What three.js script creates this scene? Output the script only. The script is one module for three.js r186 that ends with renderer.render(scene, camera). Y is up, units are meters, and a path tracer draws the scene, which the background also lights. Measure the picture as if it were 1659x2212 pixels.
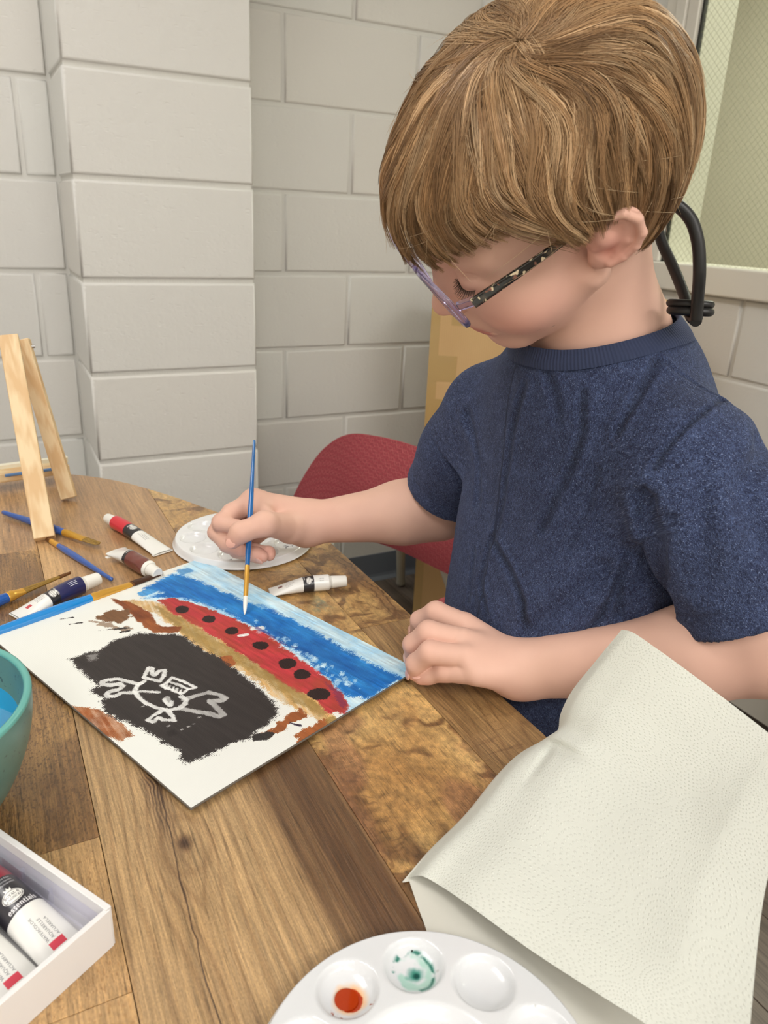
import * as THREE from 'three';
import { RoundedBoxGeometry } from 'three/addons/geometries/RoundedBoxGeometry.js';
import { mergeGeometries, mergeVertices } from 'three/addons/utils/BufferGeometryUtils.js';
import { RectAreaLightUniformsLib } from 'three/addons/lights/RectAreaLightUniformsLib.js';

// ------------------------------------------------------------------ camera, light, exposure
const scene = new THREE.Scene();
scene.background = new THREE.Color(0x000000);
const camera = new THREE.PerspectiveCamera(67.83, 1659 / 2212, 0.02, 30);
camera.position.set(0, 1.125, 0);
camera.rotation.order = 'YXZ';
camera.rotation.set(-21.1 * Math.PI / 180, -28.05 * Math.PI / 180, 2.6 * Math.PI / 180);
camera.updateMatrixWorld(true);
camera.focus = 0.6; camera.userData.fStop = 14;
scene.add(camera);

const renderer = new THREE.WebGLRenderer({ antialias: true });
renderer.toneMapping = THREE.LinearToneMapping;
renderer.toneMappingExposure = 0.99;
renderer.shadowMap.enabled = true;
renderer.shadowMap.type = THREE.PCFSoftShadowMap;
RectAreaLightUniformsLib.init();
const CEILING = 2.55;
const LAMPS = [ // [x, z, width, depth, intensity]
  [-0.55, -0.85, 0.6, 1.2, 5.6],
  [0.6, 1.8, 1.2, 0.6, 13.5],
  [-0.7, 1.4, 0.6, 1.2, 9.0],
];
const LAMP_COLOR = new THREE.Color().setRGB(1.0, 0.975, 0.95);

// ------------------------------------------------------------------ helpers
function rng(seed) {
  let a = seed >>> 0;
  return () => { a = (a + 0x6d2b79f5) | 0; let t = Math.imul(a ^ (a >>> 15), 1 | a); t = (t + Math.imul(t ^ (t >>> 7), 61 | t)) ^ t; return ((t ^ (t >>> 14)) >>> 0) / 4294967296; };
}
const PERM = new Uint8Array(512);
{ const r = rng(7); const p = [...Array(256).keys()]; for (let i = 255; i > 0; i--) { const j = Math.floor(r() * (i + 1)); [p[i], p[j]] = [p[j], p[i]]; } for (let i = 0; i < 512; i++) PERM[i] = p[i & 255]; }
const GR = new Float32Array(512); { const r = rng(11); for (let i = 0; i < 512; i++) GR[i] = r() * 2 - 1; }
function noise3(x, y, z) { // value noise, -1..1
  const X = Math.floor(x), Y = Math.floor(y), Z = Math.floor(z);
  x -= X; y -= Y; z -= Z;
  const u = x * x * (3 - 2 * x), v = y * y * (3 - 2 * y), w = z * z * (3 - 2 * z);
  const h = (i, j, k) => GR[PERM[PERM[PERM[(X + i) & 255] + ((Y + j) & 255)] + ((Z + k) & 255)]];
  const l = (a, b, t) => a + (b - a) * t;
  return l(l(l(h(0, 0, 0), h(1, 0, 0), u), l(h(0, 1, 0), h(1, 1, 0), u), v), l(l(h(0, 0, 1), h(1, 0, 1), u), l(h(0, 1, 1), h(1, 1, 1), u), v), w);
}
function fbm(x, y, z = 0, o = 4) { let s = 0, a = 0.5, f = 1; for (let i = 0; i < o; i++) { s += a * noise3(x * f, y * f, z * f + i * 17.3); a *= 0.5; f *= 2.03; } return s; }
const clamp = (x, a = 0, b = 1) => Math.min(b, Math.max(a, x));
const lerp = (a, b, t) => a + (b - a) * t;
const sstep = (a, b, x) => { const t = clamp((x - a) / (b - a)); return t * t * (3 - 2 * t); };
const V = (x, y, z) => new THREE.Vector3(x, y, z);
const FOCAL = 1645, camQ = camera.quaternion.clone();
// a point seen at (px, py) of the 1659 x 2212 frame, at a real distance along the axis or on a real plane
function viewRay(px, py) { return V((px - 829.5) / FOCAL, -(py - 1106) / FOCAL, -1).applyQuaternion(camQ); }
function at(px, py, d) { return viewRay(px, py).multiplyScalar(d).add(camera.position); }
function onY(px, py, y) { const r = viewRay(px, py); return r.multiplyScalar((y - camera.position.y) / r.y).add(camera.position); }

const usedNames = new Map();
function numbered(name) { const n = usedNames.get(name) ?? 0; usedNames.set(name, n + 1); return n ? `${name}_${String(n).padStart(3, '0')}` : name; }
function shadow(m) { m.castShadow = true; m.receiveShadow = true; return m; }
function thing(name, label, category, pos = [0, 0, 0], group) {
  const g = new THREE.Group(); g.name = numbered(name); g.position.set(...pos); scene.add(g);
  g.userData = { label, category }; if (group) g.userData.group = group;
  return g;
}
function structure(name, pos = [0, 0, 0]) { const g = new THREE.Group(); g.name = name; g.position.set(...pos); g.userData.kind = 'structure'; scene.add(g); return g; }
// part(): geometry in the parent's own frame; world(): geometry in room coordinates
function part(parent, name, geo, mat, label) {
  const m = shadow(new THREE.Mesh(geo, mat)); m.name = parent ? name : numbered(name); (parent || scene).add(m);
  if (label) m.userData.label = label;
  return m;
}
function world(parent, name, geo, mat, label) {
  const m = part(parent, name, geo, mat, label);
  let o = V(0, 0, 0), p = parent; while (p && p !== scene) { o.add(p.position); p = p.parent; }
  m.position.copy(o.negate());
  return m;
}
const M = (color, roughness = 0.6, extra = {}) => new THREE.MeshPhysicalMaterial({ color, roughness, metalness: 0, ...extra });

function dataTex(w, h, fn, srgb = true) {
  const d = new Uint8Array(w * h * 4), c = [0, 0, 0, 1];
  for (let y = 0; y < h; y++) for (let x = 0; x < w; x++) {
    c[3] = 1; fn(x / w, y / h, c, x, y); const i = (y * w + x) * 4;
    for (let k = 0; k < 4; k++) d[i + k] = clamp(c[k]) * 255;
  }
  const t = new THREE.DataTexture(d, w, h, THREE.RGBAFormat);
  t.magFilter = THREE.LinearFilter; t.minFilter = THREE.LinearMipmapLinearFilter; t.wrapS = t.wrapT = THREE.RepeatWrapping; t.generateMipmaps = true;
  if (srgb) t.colorSpace = THREE.SRGBColorSpace;
  t.needsUpdate = true; return t;
}
function canvasTex(w, h, draw, srgb = true) {
  const c = document.createElement('canvas'); c.width = w; c.height = h; draw(c.getContext('2d'), w, h);
  const t = new THREE.CanvasTexture(c); if (srgb) t.colorSpace = THREE.SRGBColorSpace; t.anisotropy = 8; return t;
}
const rgb = (r, g, b) => [r / 255, g / 255, b / 255];
const mix3 = (a, b, t) => [lerp(a[0], b[0], t), lerp(a[1], b[1], t), lerp(a[2], b[2], t)];

// sweep of an elliptical section along a dense list of points
function sweep(pts, radius, seg = 12, o = {}) {
  const n = pts.length, pos = [], idx = [], uv = [];
  let prevT = null, N = null; const closed = !!o.closed; let len = 0;
  for (let i = 0; i < n; i++) {
    const a = pts[closed ? (i - 1 + n) % n : Math.max(0, i - 1)], b = pts[closed ? (i + 1) % n : Math.min(n - 1, i + 1)];
    const T = b.clone().sub(a).normalize();
    if (o.up) { N = o.up.clone().sub(T.clone().multiplyScalar(o.up.dot(T))).normalize(); }
    else if (!N) { N = Math.abs(T.y) < 0.9 ? V(0, 1, 0) : V(1, 0, 0); N.sub(T.clone().multiplyScalar(N.dot(T))).normalize(); }
    else { N.sub(T.clone().multiplyScalar(N.dot(T))).normalize(); }
    const B = T.clone().cross(N), r = typeof radius === 'function' ? radius(n > 1 ? i / (n - 1) : 0, i) : radius;
    const rx = Array.isArray(r) ? r[0] : r, ry = Array.isArray(r) ? r[1] : r;
    if (i) len += pts[i].distanceTo(pts[i - 1]);
    for (let k = 0; k <= seg; k++) {
      const q = (k / seg) * Math.PI * 2; let cx = Math.cos(q), cy = Math.sin(q);
      if (o.square) { const e = o.square; cx = Math.sign(cx) * Math.pow(Math.abs(cx), e); cy = Math.sign(cy) * Math.pow(Math.abs(cy), e); }
      pos.push(pts[i].x + N.x * cx * rx + B.x * cy * ry, pts[i].y + N.y * cx * rx + B.y * cy * ry, pts[i].z + N.z * cx * rx + B.z * cy * ry);
      uv.push(k / seg, o.uvLen ? len : i / (n - 1));
    }
  }
  const R = seg + 1, rows = closed ? n : n - 1;
  for (let i = 0; i < rows; i++) for (let k = 0; k < seg; k++) {
    const a = i * R + k, b = ((i + 1) % n) * R + k; idx.push(a, a + 1, b, a + 1, b + 1, b);
  }
  if (!closed && !o.open) for (const [row, flip] of [[0, 0], [n - 1, 1]]) {
    const c = pos.length / 3; pos.push(pts[row].x, pts[row].y, pts[row].z); uv.push(0.5, row ? 1 : 0);
    const s = pos.length / 3; for (let k = 0; k <= seg; k++) { const j = (row * R + k) * 3; pos.push(pos[j], pos[j + 1], pos[j + 2]); uv.push(0.5, row ? 1 : 0); }
    for (let k = 0; k < seg; k++) flip ? idx.push(c, s + k, s + k + 1) : idx.push(c, s + k + 1, s + k);
  }
  const g = new THREE.BufferGeometry(); g.setAttribute('position', new THREE.Float32BufferAttribute(pos, 3)); g.setAttribute('uv', new THREE.Float32BufferAttribute(uv, 2)); g.setIndex(idx); g.computeVertexNormals();
  // weld the seam normals
  const nn = g.attributes.normal; for (let i = 0; i < n; i++) { const a = i * R, b = a + seg; const v = V(nn.getX(a) + nn.getX(b), nn.getY(a) + nn.getY(b), nn.getZ(a) + nn.getZ(b)).normalize(); nn.setXYZ(a, v.x, v.y, v.z); nn.setXYZ(b, v.x, v.y, v.z); }
  return g;
}
const curve = (pts, n, closed = false) => { const c = new THREE.CatmullRomCurve3(pts, closed, 'centripetal'); const p = c.getPoints(n); if (closed) p.pop(); return p; };
// box between two points with a rounded edge; w across, t thick, up = direction of w
function bar(a, b, w, t, up, r = 0.001) {
  const L = a.distanceTo(b), g = new RoundedBoxGeometry(L, w, t, 2, r);
  const X = b.clone().sub(a).normalize(), Y = up.clone().sub(X.clone().multiplyScalar(up.dot(X))).normalize(), Z = X.clone().cross(Y);
  g.applyMatrix4(new THREE.Matrix4().makeBasis(X, Y, Z).setPosition(a.clone().add(b).multiplyScalar(0.5)));
  return g;
}
// put a geometry modelled along +X (origin at a) between two points, its top facing up
function along(g, a, b, up = V(0, 1, 0)) {
  const X = b.clone().sub(a).normalize(), Z0 = X.clone().cross(up).normalize(), Y = Z0.clone().cross(X);
  return g.clone().applyMatrix4(new THREE.Matrix4().makeBasis(X, Y, Z0).setPosition(a));
}
function lathe(pts, seg = 48) { return new THREE.LatheGeometry(pts.map(([r, y]) => new THREE.Vector2(r, y)), seg); }
// lathe along +X
function latheX(pts, seg = 24) { const g = lathe(pts, seg); g.applyMatrix4(new THREE.Matrix4().makeBasis(V(0, 1, 0), V(1, 0, 0), V(0, 0, -1))); return g; }
function gridGeo(nu, nv, fn) { // fn(u,v) -> Vector3
  const pos = [], uv = [], idx = [];
  for (let j = 0; j <= nv; j++) for (let i = 0; i <= nu; i++) { const p = fn(i / nu, j / nv); pos.push(p.x, p.y, p.z); uv.push(p.u ?? i / nu, p.v ?? j / nv); }
  for (let j = 0; j < nv; j++) for (let i = 0; i < nu; i++) { const a = j * (nu + 1) + i, b = a + nu + 1; idx.push(a, a + 1, b, a + 1, b + 1, b); }
  const g = new THREE.BufferGeometry(); g.setAttribute('position', new THREE.Float32BufferAttribute(pos, 3)); g.setAttribute('uv', new THREE.Float32BufferAttribute(uv, 2)); g.setIndex(idx); g.computeVertexNormals(); return g;
}

// ------------------------------------------------------------------ distance fields and naive surface nets
const SD = {
  sph: (p, c, r) => Math.hypot(p[0] - c[0], p[1] - c[1], p[2] - c[2]) - r,
  ell: (p, c, r) => {
    const x = p[0] - c[0], y = p[1] - c[1], z = p[2] - c[2];
    const k0 = Math.hypot(x / r[0], y / r[1], z / r[2]), k1 = Math.hypot(x / (r[0] * r[0]), y / (r[1] * r[1]), z / (r[2] * r[2]));
    return k1 < 1e-9 ? -Math.min(...r) : (k0 * (k0 - 1)) / k1;
  },
  cap: (p, a, b, ra, rb = ra) => {
    const bx = b[0] - a[0], by = b[1] - a[1], bz = b[2] - a[2], x = p[0] - a[0], y = p[1] - a[1], z = p[2] - a[2];
    const t = clamp((x * bx + y * by + z * bz) / (bx * bx + by * by + bz * bz || 1e-12));
    return Math.hypot(x - bx * t, y - by * t, z - bz * t) - (ra + (rb - ra) * t);
  },
  smin: (a, b, k) => { const h = Math.max(k - Math.abs(a - b), 0) / k; return Math.min(a, b) - h * h * k * 0.25; },
  smax: (a, b, k) => { const h = Math.max(k - Math.abs(a - b), 0) / k; return Math.max(a, b) + h * h * k * 0.25; },
};
function surfaceNets(f, mn, mx, h, o = {}) {
  const n = [0, 1, 2].map((i) => Math.ceil((mx[i] - mn[i]) / h) + 1), [nx, ny, nz] = n, val = new Float32Array(nx * ny * nz), B = 5, slack = o.slack ?? 1.5;
  const p = [0, 0, 0];
  for (let bz = 0; bz < nz; bz += B) for (let by = 0; by < ny; by += B) for (let bx = 0; bx < nx; bx += B) {
    p[0] = mn[0] + (bx + B / 2) * h; p[1] = mn[1] + (by + B / 2) * h; p[2] = mn[2] + (bz + B / 2) * h;
    const v = f(p), far = Math.abs(v) > h * B * 0.87 * slack;
    for (let z = bz; z < Math.min(nz, bz + B); z++) for (let y = by; y < Math.min(ny, by + B); y++) for (let x = bx; x < Math.min(nx, bx + B); x++) {
      if (far) { val[(z * ny + y) * nx + x] = v; continue; }
      p[0] = mn[0] + x * h; p[1] = mn[1] + y * h; p[2] = mn[2] + z * h; val[(z * ny + y) * nx + x] = f(p);
    }
  }
  const id = new Int32Array(nx * ny * nz).fill(-1), pos = [], idx = [], at3 = (x, y, z) => val[(z * ny + y) * nx + x];
  for (let z = 0; z < nz - 1; z++) for (let y = 0; y < ny - 1; y++) for (let x = 0; x < nx - 1; x++) {
    let mask = 0; const c = [];
    for (let k = 0; k < 8; k++) { const v = at3(x + (k & 1), y + ((k >> 1) & 1), z + (k >> 2)); c.push(v); if (v < 0) mask |= 1 << k; }
    if (mask === 0 || mask === 255) continue;
    let sx = 0, sy = 0, sz = 0, m = 0;
    for (let a = 0; a < 8; a++) for (const bit of [1, 2, 4]) {
      if (a & bit) continue; const b = a | bit; if ((c[a] < 0) === (c[b] < 0)) continue;
      const t = c[a] / (c[a] - c[b]); sx += (a & 1) + (bit === 1 ? t : 0); sy += ((a >> 1) & 1) + (bit === 2 ? t : 0); sz += (a >> 2) + (bit === 4 ? t : 0); m++;
    }
    id[(z * ny + y) * nx + x] = pos.length / 3; pos.push(mn[0] + (x + sx / m) * h, mn[1] + (y + sy / m) * h, mn[2] + (z + sz / m) * h);
  }
  const I = (x, y, z) => id[(z * ny + y) * nx + x];
  for (let z = 1; z < nz - 1; z++) for (let y = 1; y < ny - 1; y++) for (let x = 1; x < nx - 1; x++) {
    const v = at3(x, y, z) < 0;
    const quad = (a, b, c, d, flip) => { if (a < 0 || b < 0 || c < 0 || d < 0) return; flip ? idx.push(a, c, b, a, d, c) : idx.push(a, b, c, a, c, d); };
    if (v !== (at3(x + 1, y, z) < 0)) quad(I(x, y - 1, z - 1), I(x, y, z - 1), I(x, y, z), I(x, y - 1, z), !v);
    if (v !== (at3(x, y + 1, z) < 0)) quad(I(x - 1, y, z - 1), I(x, y, z - 1), I(x, y, z), I(x - 1, y, z), v);
    if (v !== (at3(x, y, z + 1) < 0)) quad(I(x - 1, y - 1, z), I(x, y - 1, z), I(x, y, z), I(x - 1, y, z), !v);
  }
  const N = pos.length / 3, nor = new Float32Array(N * 3), e = h * 0.5, q = [0, 0, 0];
  const col = o.color ? new Float32Array(N * 3) : null, uv = o.uv ? new Float32Array(N * 2) : null;
  for (let i = 0; i < N; i++) {
    q[0] = pos[i * 3]; q[1] = pos[i * 3 + 1]; q[2] = pos[i * 3 + 2];
    const g = [0, 0, 0]; for (let k = 0; k < 3; k++) { const s = q[k]; q[k] = s + e; const a = f(q); q[k] = s - e; const b = f(q); q[k] = s; g[k] = a - b; }
    const L = Math.hypot(...g) || 1; for (let k = 0; k < 3; k++) nor[i * 3 + k] = g[k] / L;
    if (col) { const c = o.color(q, [g[0] / L, g[1] / L, g[2] / L]); col.set(c, i * 3); }
    if (uv) uv.set(o.uv(q, [g[0] / L, g[1] / L, g[2] / L]), i * 2);
  }
  const g = new THREE.BufferGeometry(); g.setAttribute('position', new THREE.Float32BufferAttribute(pos, 3)); g.setAttribute('normal', new THREE.BufferAttribute(nor, 3));
  if (col) g.setAttribute('color', new THREE.BufferAttribute(col, 3)); if (uv) g.setAttribute('uv', new THREE.BufferAttribute(uv, 2));
  g.setIndex(idx); return g;
}
function rayHit(f, px, py, from = 0.3, to = 1.2) { // first point of a field under a pixel
  const d = viewRay(px, py), L = d.length(), o = camera.position; let t = from;
  for (let i = 0; i < 200; i++) { const p = [o.x + d.x * t, o.y + d.y * t, o.z + d.z * t], v = f(p); if (v < 0.0003) return p; t += Math.max(v * 0.7, 0.0004) / L; if (t > to) return null; }
  return null;
}
// ------------------------------------------------------------------ the room
const X0 = -1.9, X1 = 1.72, ZB = -2.035, ZF = 2.3, PIL_Z = -1.79, PIL0 = 0.202, PIL1 = 0.585;
const plasterBump = dataTex(512, 512, (u, v, c) => { // painted block: pits and roller stipple; tile = 0.4 m
  const T = 24; const w = (x) => x;
  let n = 0.55 + 0.22 * fbm(u * 60, v * 60, 1) + 0.2 * fbm(u * 18, v * 18, 4);
  const p = fbm(u * 34, v * 90, 9, 2); if (p > 0.3) n -= (p - 0.3) * 1.4;
  c[0] = c[1] = c[2] = n;
}, false);
plasterBump.repeat.set(2.5, 2.5);
const blockPaint = [M(0xdfdfdb, 0.5), M(0xdddcd8, 0.5), M(0xdedcd7, 0.52)];
for (const m of blockPaint) { m.bumpMap = plasterBump; m.bumpScale = 0.0010; }
const mortarPaint = M(0xdad9d4, 0.62, { bumpMap: plasterBump, bumpScale: 0.001 });
const plainPaint = M(0xefece4, 0.7);
// a block face with a soft rounded arris; lies in the xy plane, faces +z, back at z = 0
function blockGeo(w, h, d = 0.007) {
  const ring = (i, z) => [[-w / 2 + i, -h / 2 + i, z], [w / 2 - i, -h / 2 + i, z], [w / 2 - i, h / 2 - i, z], [-w / 2 + i, h / 2 - i, z]];
  const rings = [ring(0, 0), ring(0.0012, d * 0.55), ring(0.003, d * 0.9), ring(0.0065, d)], pos = [], uv = [], idx = [];
  for (const r of rings) for (const p of r) { pos.push(...p); uv.push(p[0], p[1]); }
  for (let k = 0; k < 3; k++) for (let i = 0; i < 4; i++) { const a = k * 4 + i, b = k * 4 + (i + 1) % 4; idx.push(a, b, a + 4, b, b + 4, a + 4); }
  idx.push(12, 13, 14, 12, 14, 15);
  const g = new THREE.BufferGeometry(); g.setAttribute('position', new THREE.Float32BufferAttribute(pos, 3)); g.setAttribute('uv', new THREE.Float32BufferAttribute(uv, 2)); g.setIndex(idx); g.computeVertexNormals();
  return g;
}
const blockCache = new Map();
const brnd = rng(5);
// lay courses of blocks on a wall; axis maps (along, y, out) to a mesh position and turn
function layBlocks(parent, a0, a1, yTop, jointAt, place, hole) {
  const j = 0.0095;
  for (let row = -1; row < 12; row++) {
    const y0 = Math.max(0, 0.161 + (row - 0) * 0.2032), y1 = Math.min(yTop, 0.161 + (row + 1) * 0.2032);
    if (y1 - y0 < 0.03) continue;
    const joints = jointAt(row).filter((x) => x > a0 + 0.02 && x < a1 - 0.02); const xs = [a0, ...joints, a1];
    for (let i = 0; i < xs.length - 1; i++) {
      if (hole && hole(xs[i], xs[i + 1], y0, y1)) continue;
      const w = xs[i + 1] - xs[i] - j, h = y1 - y0 - j, key = `${w.toFixed(3)},${h.toFixed(3)}`;
      if (!blockCache.has(key)) blockCache.set(key, blockGeo(w, h));
      const m = part(parent, 'block', blockCache.get(key), blockPaint[Math.floor(brnd() * 3)]);
      place(m, (xs[i] + xs[i + 1]) / 2, (y0 + y1) / 2, (brnd() - 0.5) * 0.0016); m.position.sub(parent.position);
    }
  }
}
const jointsFrom = (base, step) => (row) => { const r = []; for (let k = -30; k < 30; k++) r.push(base + (Math.abs(row % 2) ? 0 : step) + k * step * 2); return r; };
{ // back wall with its pilaster
  const w = structure('wall_back', [0, 0, ZB]);
  const slab = new THREE.BoxGeometry(X1 - X0 + 0.4, CEILING, 0.15); world(w, 'mortar', slab.translate((X0 + X1) / 2, CEILING / 2, ZB - 0.0745 - 0.0065), mortarPaint);
  layBlocks(w, PIL1, X1, CEILING, jointsFrom(0.936, 0.19), (m, x, y, o) => m.position.set(x, y, ZB - 0.006 + o));
  layBlocks(w, X0, PIL0, CEILING, jointsFrom(0.936 - 0.81 + 0.004, 0.19), (m, x, y, o) => m.position.set(x, y, ZB - 0.006 + o));
}
{
  const w = structure('wall_pilaster', [0, 0, PIL_Z]);
  const slab = new THREE.BoxGeometry(PIL1 - PIL0 - 0.008, CEILING, PIL_Z - ZB); world(w, 'mortar', slab.translate((PIL0 + PIL1) / 2, CEILING / 2, (PIL_Z + ZB) / 2 - 0.0062), mortarPaint);
  layBlocks(w, PIL0 - 0.004, PIL1 + 0.004, CEILING, () => [], (m, x, y, o) => m.position.set(x, y, PIL_Z - 0.006 + o));
  for (const [x, s] of [[PIL0 + 0.0055, -1], [PIL1 - 0.0055, 1]]) layBlocks(w, ZB, PIL_Z, CEILING, () => [], (m, z, y, o) => { m.position.set(x, y, z); m.rotation.y = s * Math.PI / 2; });
}
// window wall: opening with a steel frame and wired glass
const WZ0 = -1.64, WZ1 = -0.25, WY0 = 1.044, WY1 = 2.15, WT = 0.10;
{
  const w = structure('wall_right', [X1, 0, 0]);
  const piece = (z0, z1, y0, y1) => world(w, 'mortar', new THREE.BoxGeometry(WT, y1 - y0, z1 - z0).translate(X1 + WT / 2 + 0.0065, (y0 + y1) / 2, (z0 + z1) / 2), mortarPaint);
  piece(ZB - 0.15, WZ0 - 0.02, 0, CEILING); piece(WZ1 + 0.02, ZF + 0.15, 0, CEILING); piece(WZ0 - 0.02, WZ1 + 0.02, 0, WY0 - 0.02); piece(WZ0 - 0.02, WZ1 + 0.02, WY1 + 0.02, CEILING);
  const hole = (a, b, y0, y1) => b > WZ0 - 0.118 && a < WZ1 + 0.118 && y1 > WY0 - 0.06 && y0 < WY1 + 0.1;
  const jf = jointsFrom(-1.35, 0.2);
  const jj = (row) => [...jf(row), WZ0 - 0.118, WZ1 + 0.118].sort((a, b) => a - b).filter((x, i, s) => !i || x - s[i - 1] > 0.03);
  layBlocks(w, ZB, ZF, CEILING, jj, (m, z, y, o) => { m.position.set(X1 + 0.006 + o, y, z); m.rotation.y = -Math.PI / 2; }, hole);
}
const framePaint = M(0xe2dfd6, 0.32, { clearcoat: 0.3, clearcoatRoughness: 0.25 });
{
  const w = structure('window_1', [X1, WY0, (WZ0 + WZ1) / 2]);
  const box = (n, x0, x1, y0, y1, z0, z1, m, r = 0.004) => world(w, n, new RoundedBoxGeometry(x1 - x0, y1 - y0, z1 - z0, 2, Math.min(r, (x1 - x0) * 0.45)).translate((x0 + x1) / 2, (y0 + y1) / 2, (z0 + z1) / 2), m);
  const o = 0.116, f = -0.014;
  box('window_frame', X1 + f, X1 + 0.012, WY0 - 0.07, WY1 + o, WZ0 - o, WZ0 - 0.075, framePaint); box('window_frame', X1 + f - 0.008, X1 + 0.012, WY0, WY1, WZ0 - 0.075, WZ0 - 0.04, framePaint);
  box('window_frame', X1 + f, X1 + 0.012, WY0, WY1, WZ0 - 0.04, WZ0 - 0.004, framePaint);
  box('window_frame', X1 + f, X1 + 0.012, WY0 - 0.07, WY1 + o, WZ1, WZ1 + o, framePaint); box('window_frame', X1 + f, X1 + 0.012, WY1, WY1 + o, WZ0, WZ1, framePaint);
  box('window_sill', X1 - 0.03, X1 + 0.02, WY0 - 0.071, WY0, WZ0 - o, WZ1 + o, framePaint, 0.006);
  for (const z of [WZ0, WZ1]) box('jamb', X1 + 0.012, X1 + WT + 0.02, WY0 - 0.01, WY1, z - 0.02, z, framePaint, 0.002);
  for (const y of [WY0, WY1 + 0.02]) box('jamb', X1 + 0.012, X1 + WT + 0.02, y - 0.02, y, WZ0, WZ1, framePaint, 0.002);
  const gasket = M(0x23241f, 0.6), gx = X1 + 0.004;
  box('gasket', gx - 0.006, gx + 0.006, WY0, WY1, WZ0 - 0.005, WZ0 + 0.002, gasket, 0.001); box('gasket', gx - 0.004, gx + 0.006, WY0, WY1, WZ1 - 0.004, WZ1 + 0.002, gasket, 0.001);
  world(w, 'pane', new THREE.BoxGeometry(0.0055, WY1 - WY0, WZ1 - WZ0).translate(gx, (WY0 + WY1) / 2, (WZ0 + WZ1) / 2), M(0xf4f7ee, 0.03, { transmission: 1, thickness: 0, ior: 1.5 }));
  // wire mesh in the glass: two families of diagonal wires
  const wires = [], H = WY1 - WY0, L = WZ1 - WZ0, r = 0.00035, s = 0.0185;
  for (const dir of [1, -1]) for (let c = -H; c < L + H; c += s) { // line z = c + dir*y
    let y0 = 0, y1 = H, z0 = dir > 0 ? c - 0 : c, zA = c + dir * 0, zB = c + dir * H;
    const pts = []; const clipY = (z) => (z - c) / dir;
    let lo = Math.min(zA, zB), hi = Math.max(zA, zB); lo = Math.max(lo, 0); hi = Math.min(hi, L); if (hi - lo < 0.005) continue;
    const a = V(gx, WY0 + clipY(lo), WZ0 + lo), b = V(gx, WY0 + clipY(hi), WZ0 + hi);
    wires.push(sweep([a, b], r, 3, { open: true }));
  }
  const wm = world(w, 'wire_mesh', mergeGeometries(wires), M(0x8a8a6e, 0.5, { metalness: 0.3 })); wm.userData.kind = 'stuff';
}
{ // corridor beyond the glass
  const g = structure('wall_corridor', [3.3, 0, -0.6]); const paint = M(0xd9d3c2, 0.75);
  const b = (n, x0, x1, y0, y1, z0, z1, m = paint) => world(g, n, new THREE.BoxGeometry(x1 - x0, y1 - y0, z1 - z0).translate((x0 + x1) / 2, (y0 + y1) / 2, (z0 + z1) / 2), m);
  b('corridor_wall', 3.3, 3.4, 0, CEILING, -3.4, 2.4); b('corridor_wall', X1 + WT, 3.4, 0, CEILING, -3.5, -3.4); b('corridor_wall', X1 + WT, 3.4, 0, CEILING, 2.4, 2.5);
  b('corridor_floor', X1 + WT, 3.4, -0.1, 0, -3.5, 2.5, M(0xa59b84, 0.6)); b('corridor_ceiling', X1 + WT, 3.4, CEILING, CEILING + 0.1, -3.5, 2.5, M(0xe6e4dc, 0.8));
}
{
  const g = structure('wall_left', [X0, 0, 0]); world(g, 'plaster', new THREE.BoxGeometry(0.15, CEILING, ZF - ZB + 0.3).translate(X0 - 0.075, CEILING / 2, (ZF + ZB) / 2), plainPaint);
  const h = structure('wall_front', [0, 0, ZF]); world(h, 'plaster', new THREE.BoxGeometry(X1 - X0 + 0.3, CEILING, 0.15).translate((X0 + X1) / 2, CEILING / 2, ZF + 0.075), plainPaint);
  const c = structure('ceiling', [0, CEILING, 0]); world(c, 'plaster', new THREE.BoxGeometry(X1 - X0 + 0.3, 0.1, ZF - ZB + 0.3).translate((X0 + X1) / 2, CEILING + 0.05, (ZF + ZB) / 2), M(0xe8e6de, 0.8));
}
{ // vinyl plank floor
  const f = structure('floor', [0, 0, 0]);
  world(f, 'subfloor', new THREE.BoxGeometry(X1 - X0 + 0.3, 0.12, ZF - ZB + 0.3).translate((X0 + X1) / 2, -0.064, (ZF + ZB) / 2), M(0x2c2723, 0.9));
  const tex = dataTex(256, 1024, (u, v, c) => {
    const g = fbm(u * 26, v * 3, 2) * 0.9 + fbm(u * 90, v * 9, 5, 3) * 0.6, s = Math.pow(clamp(fbm(u * 60, v * 2.2, 8, 3) + 0.32), 2) * 0.5;
    const k = clamp(0.5 + g * 0.6 - s); const q = mix3(rgb(96, 86, 78), rgb(150, 138, 127), k); c[0] = q[0]; c[1] = q[1]; c[2] = q[2];
  });
  const mats = [0, 1, 2].map((i) => { const t = tex.clone(); t.offset.set(i * 0.37, i * 0.23); t.needsUpdate = true; return M([0xffffff, 0xe8e4e0, 0xd6d0ca][i], 0.45, { map: t }); });
  const pw = 0.15, pl = 0.95, geo = new RoundedBoxGeometry(pw - 0.0015, 0.006, pl - 0.0015, 1, 0.0012); 
  { const p = geo.attributes.position, uvs = geo.attributes.uv; for (let i = 0; i < p.count; i++) uvs.setXY(i, p.getX(i) / pw + 0.5, p.getZ(i) / pl + 0.5); }
  const r = rng(3); let col = 0;
  for (let x = X0; x < X1 - 0.001; x += pw, col++) { const off = (col * 0.37) % 1 * pl; for (let z = ZB - off; z < ZF; z += pl) {
    const z0 = Math.max(z, ZB), z1 = Math.min(z + pl, ZF), x1 = Math.min(x + pw, X1), m = part(f, 'floor_plank', geo, mats[Math.floor(r() * 3)]);
    if (z1 - z0 < 0.02) { f.remove(m); continue; } m.position.set((x + x1) / 2, -0.003, (z0 + z1) / 2); m.scale.set((x1 - x) / pw, 1, (z1 - z0) / pl);
  } }
}
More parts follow.
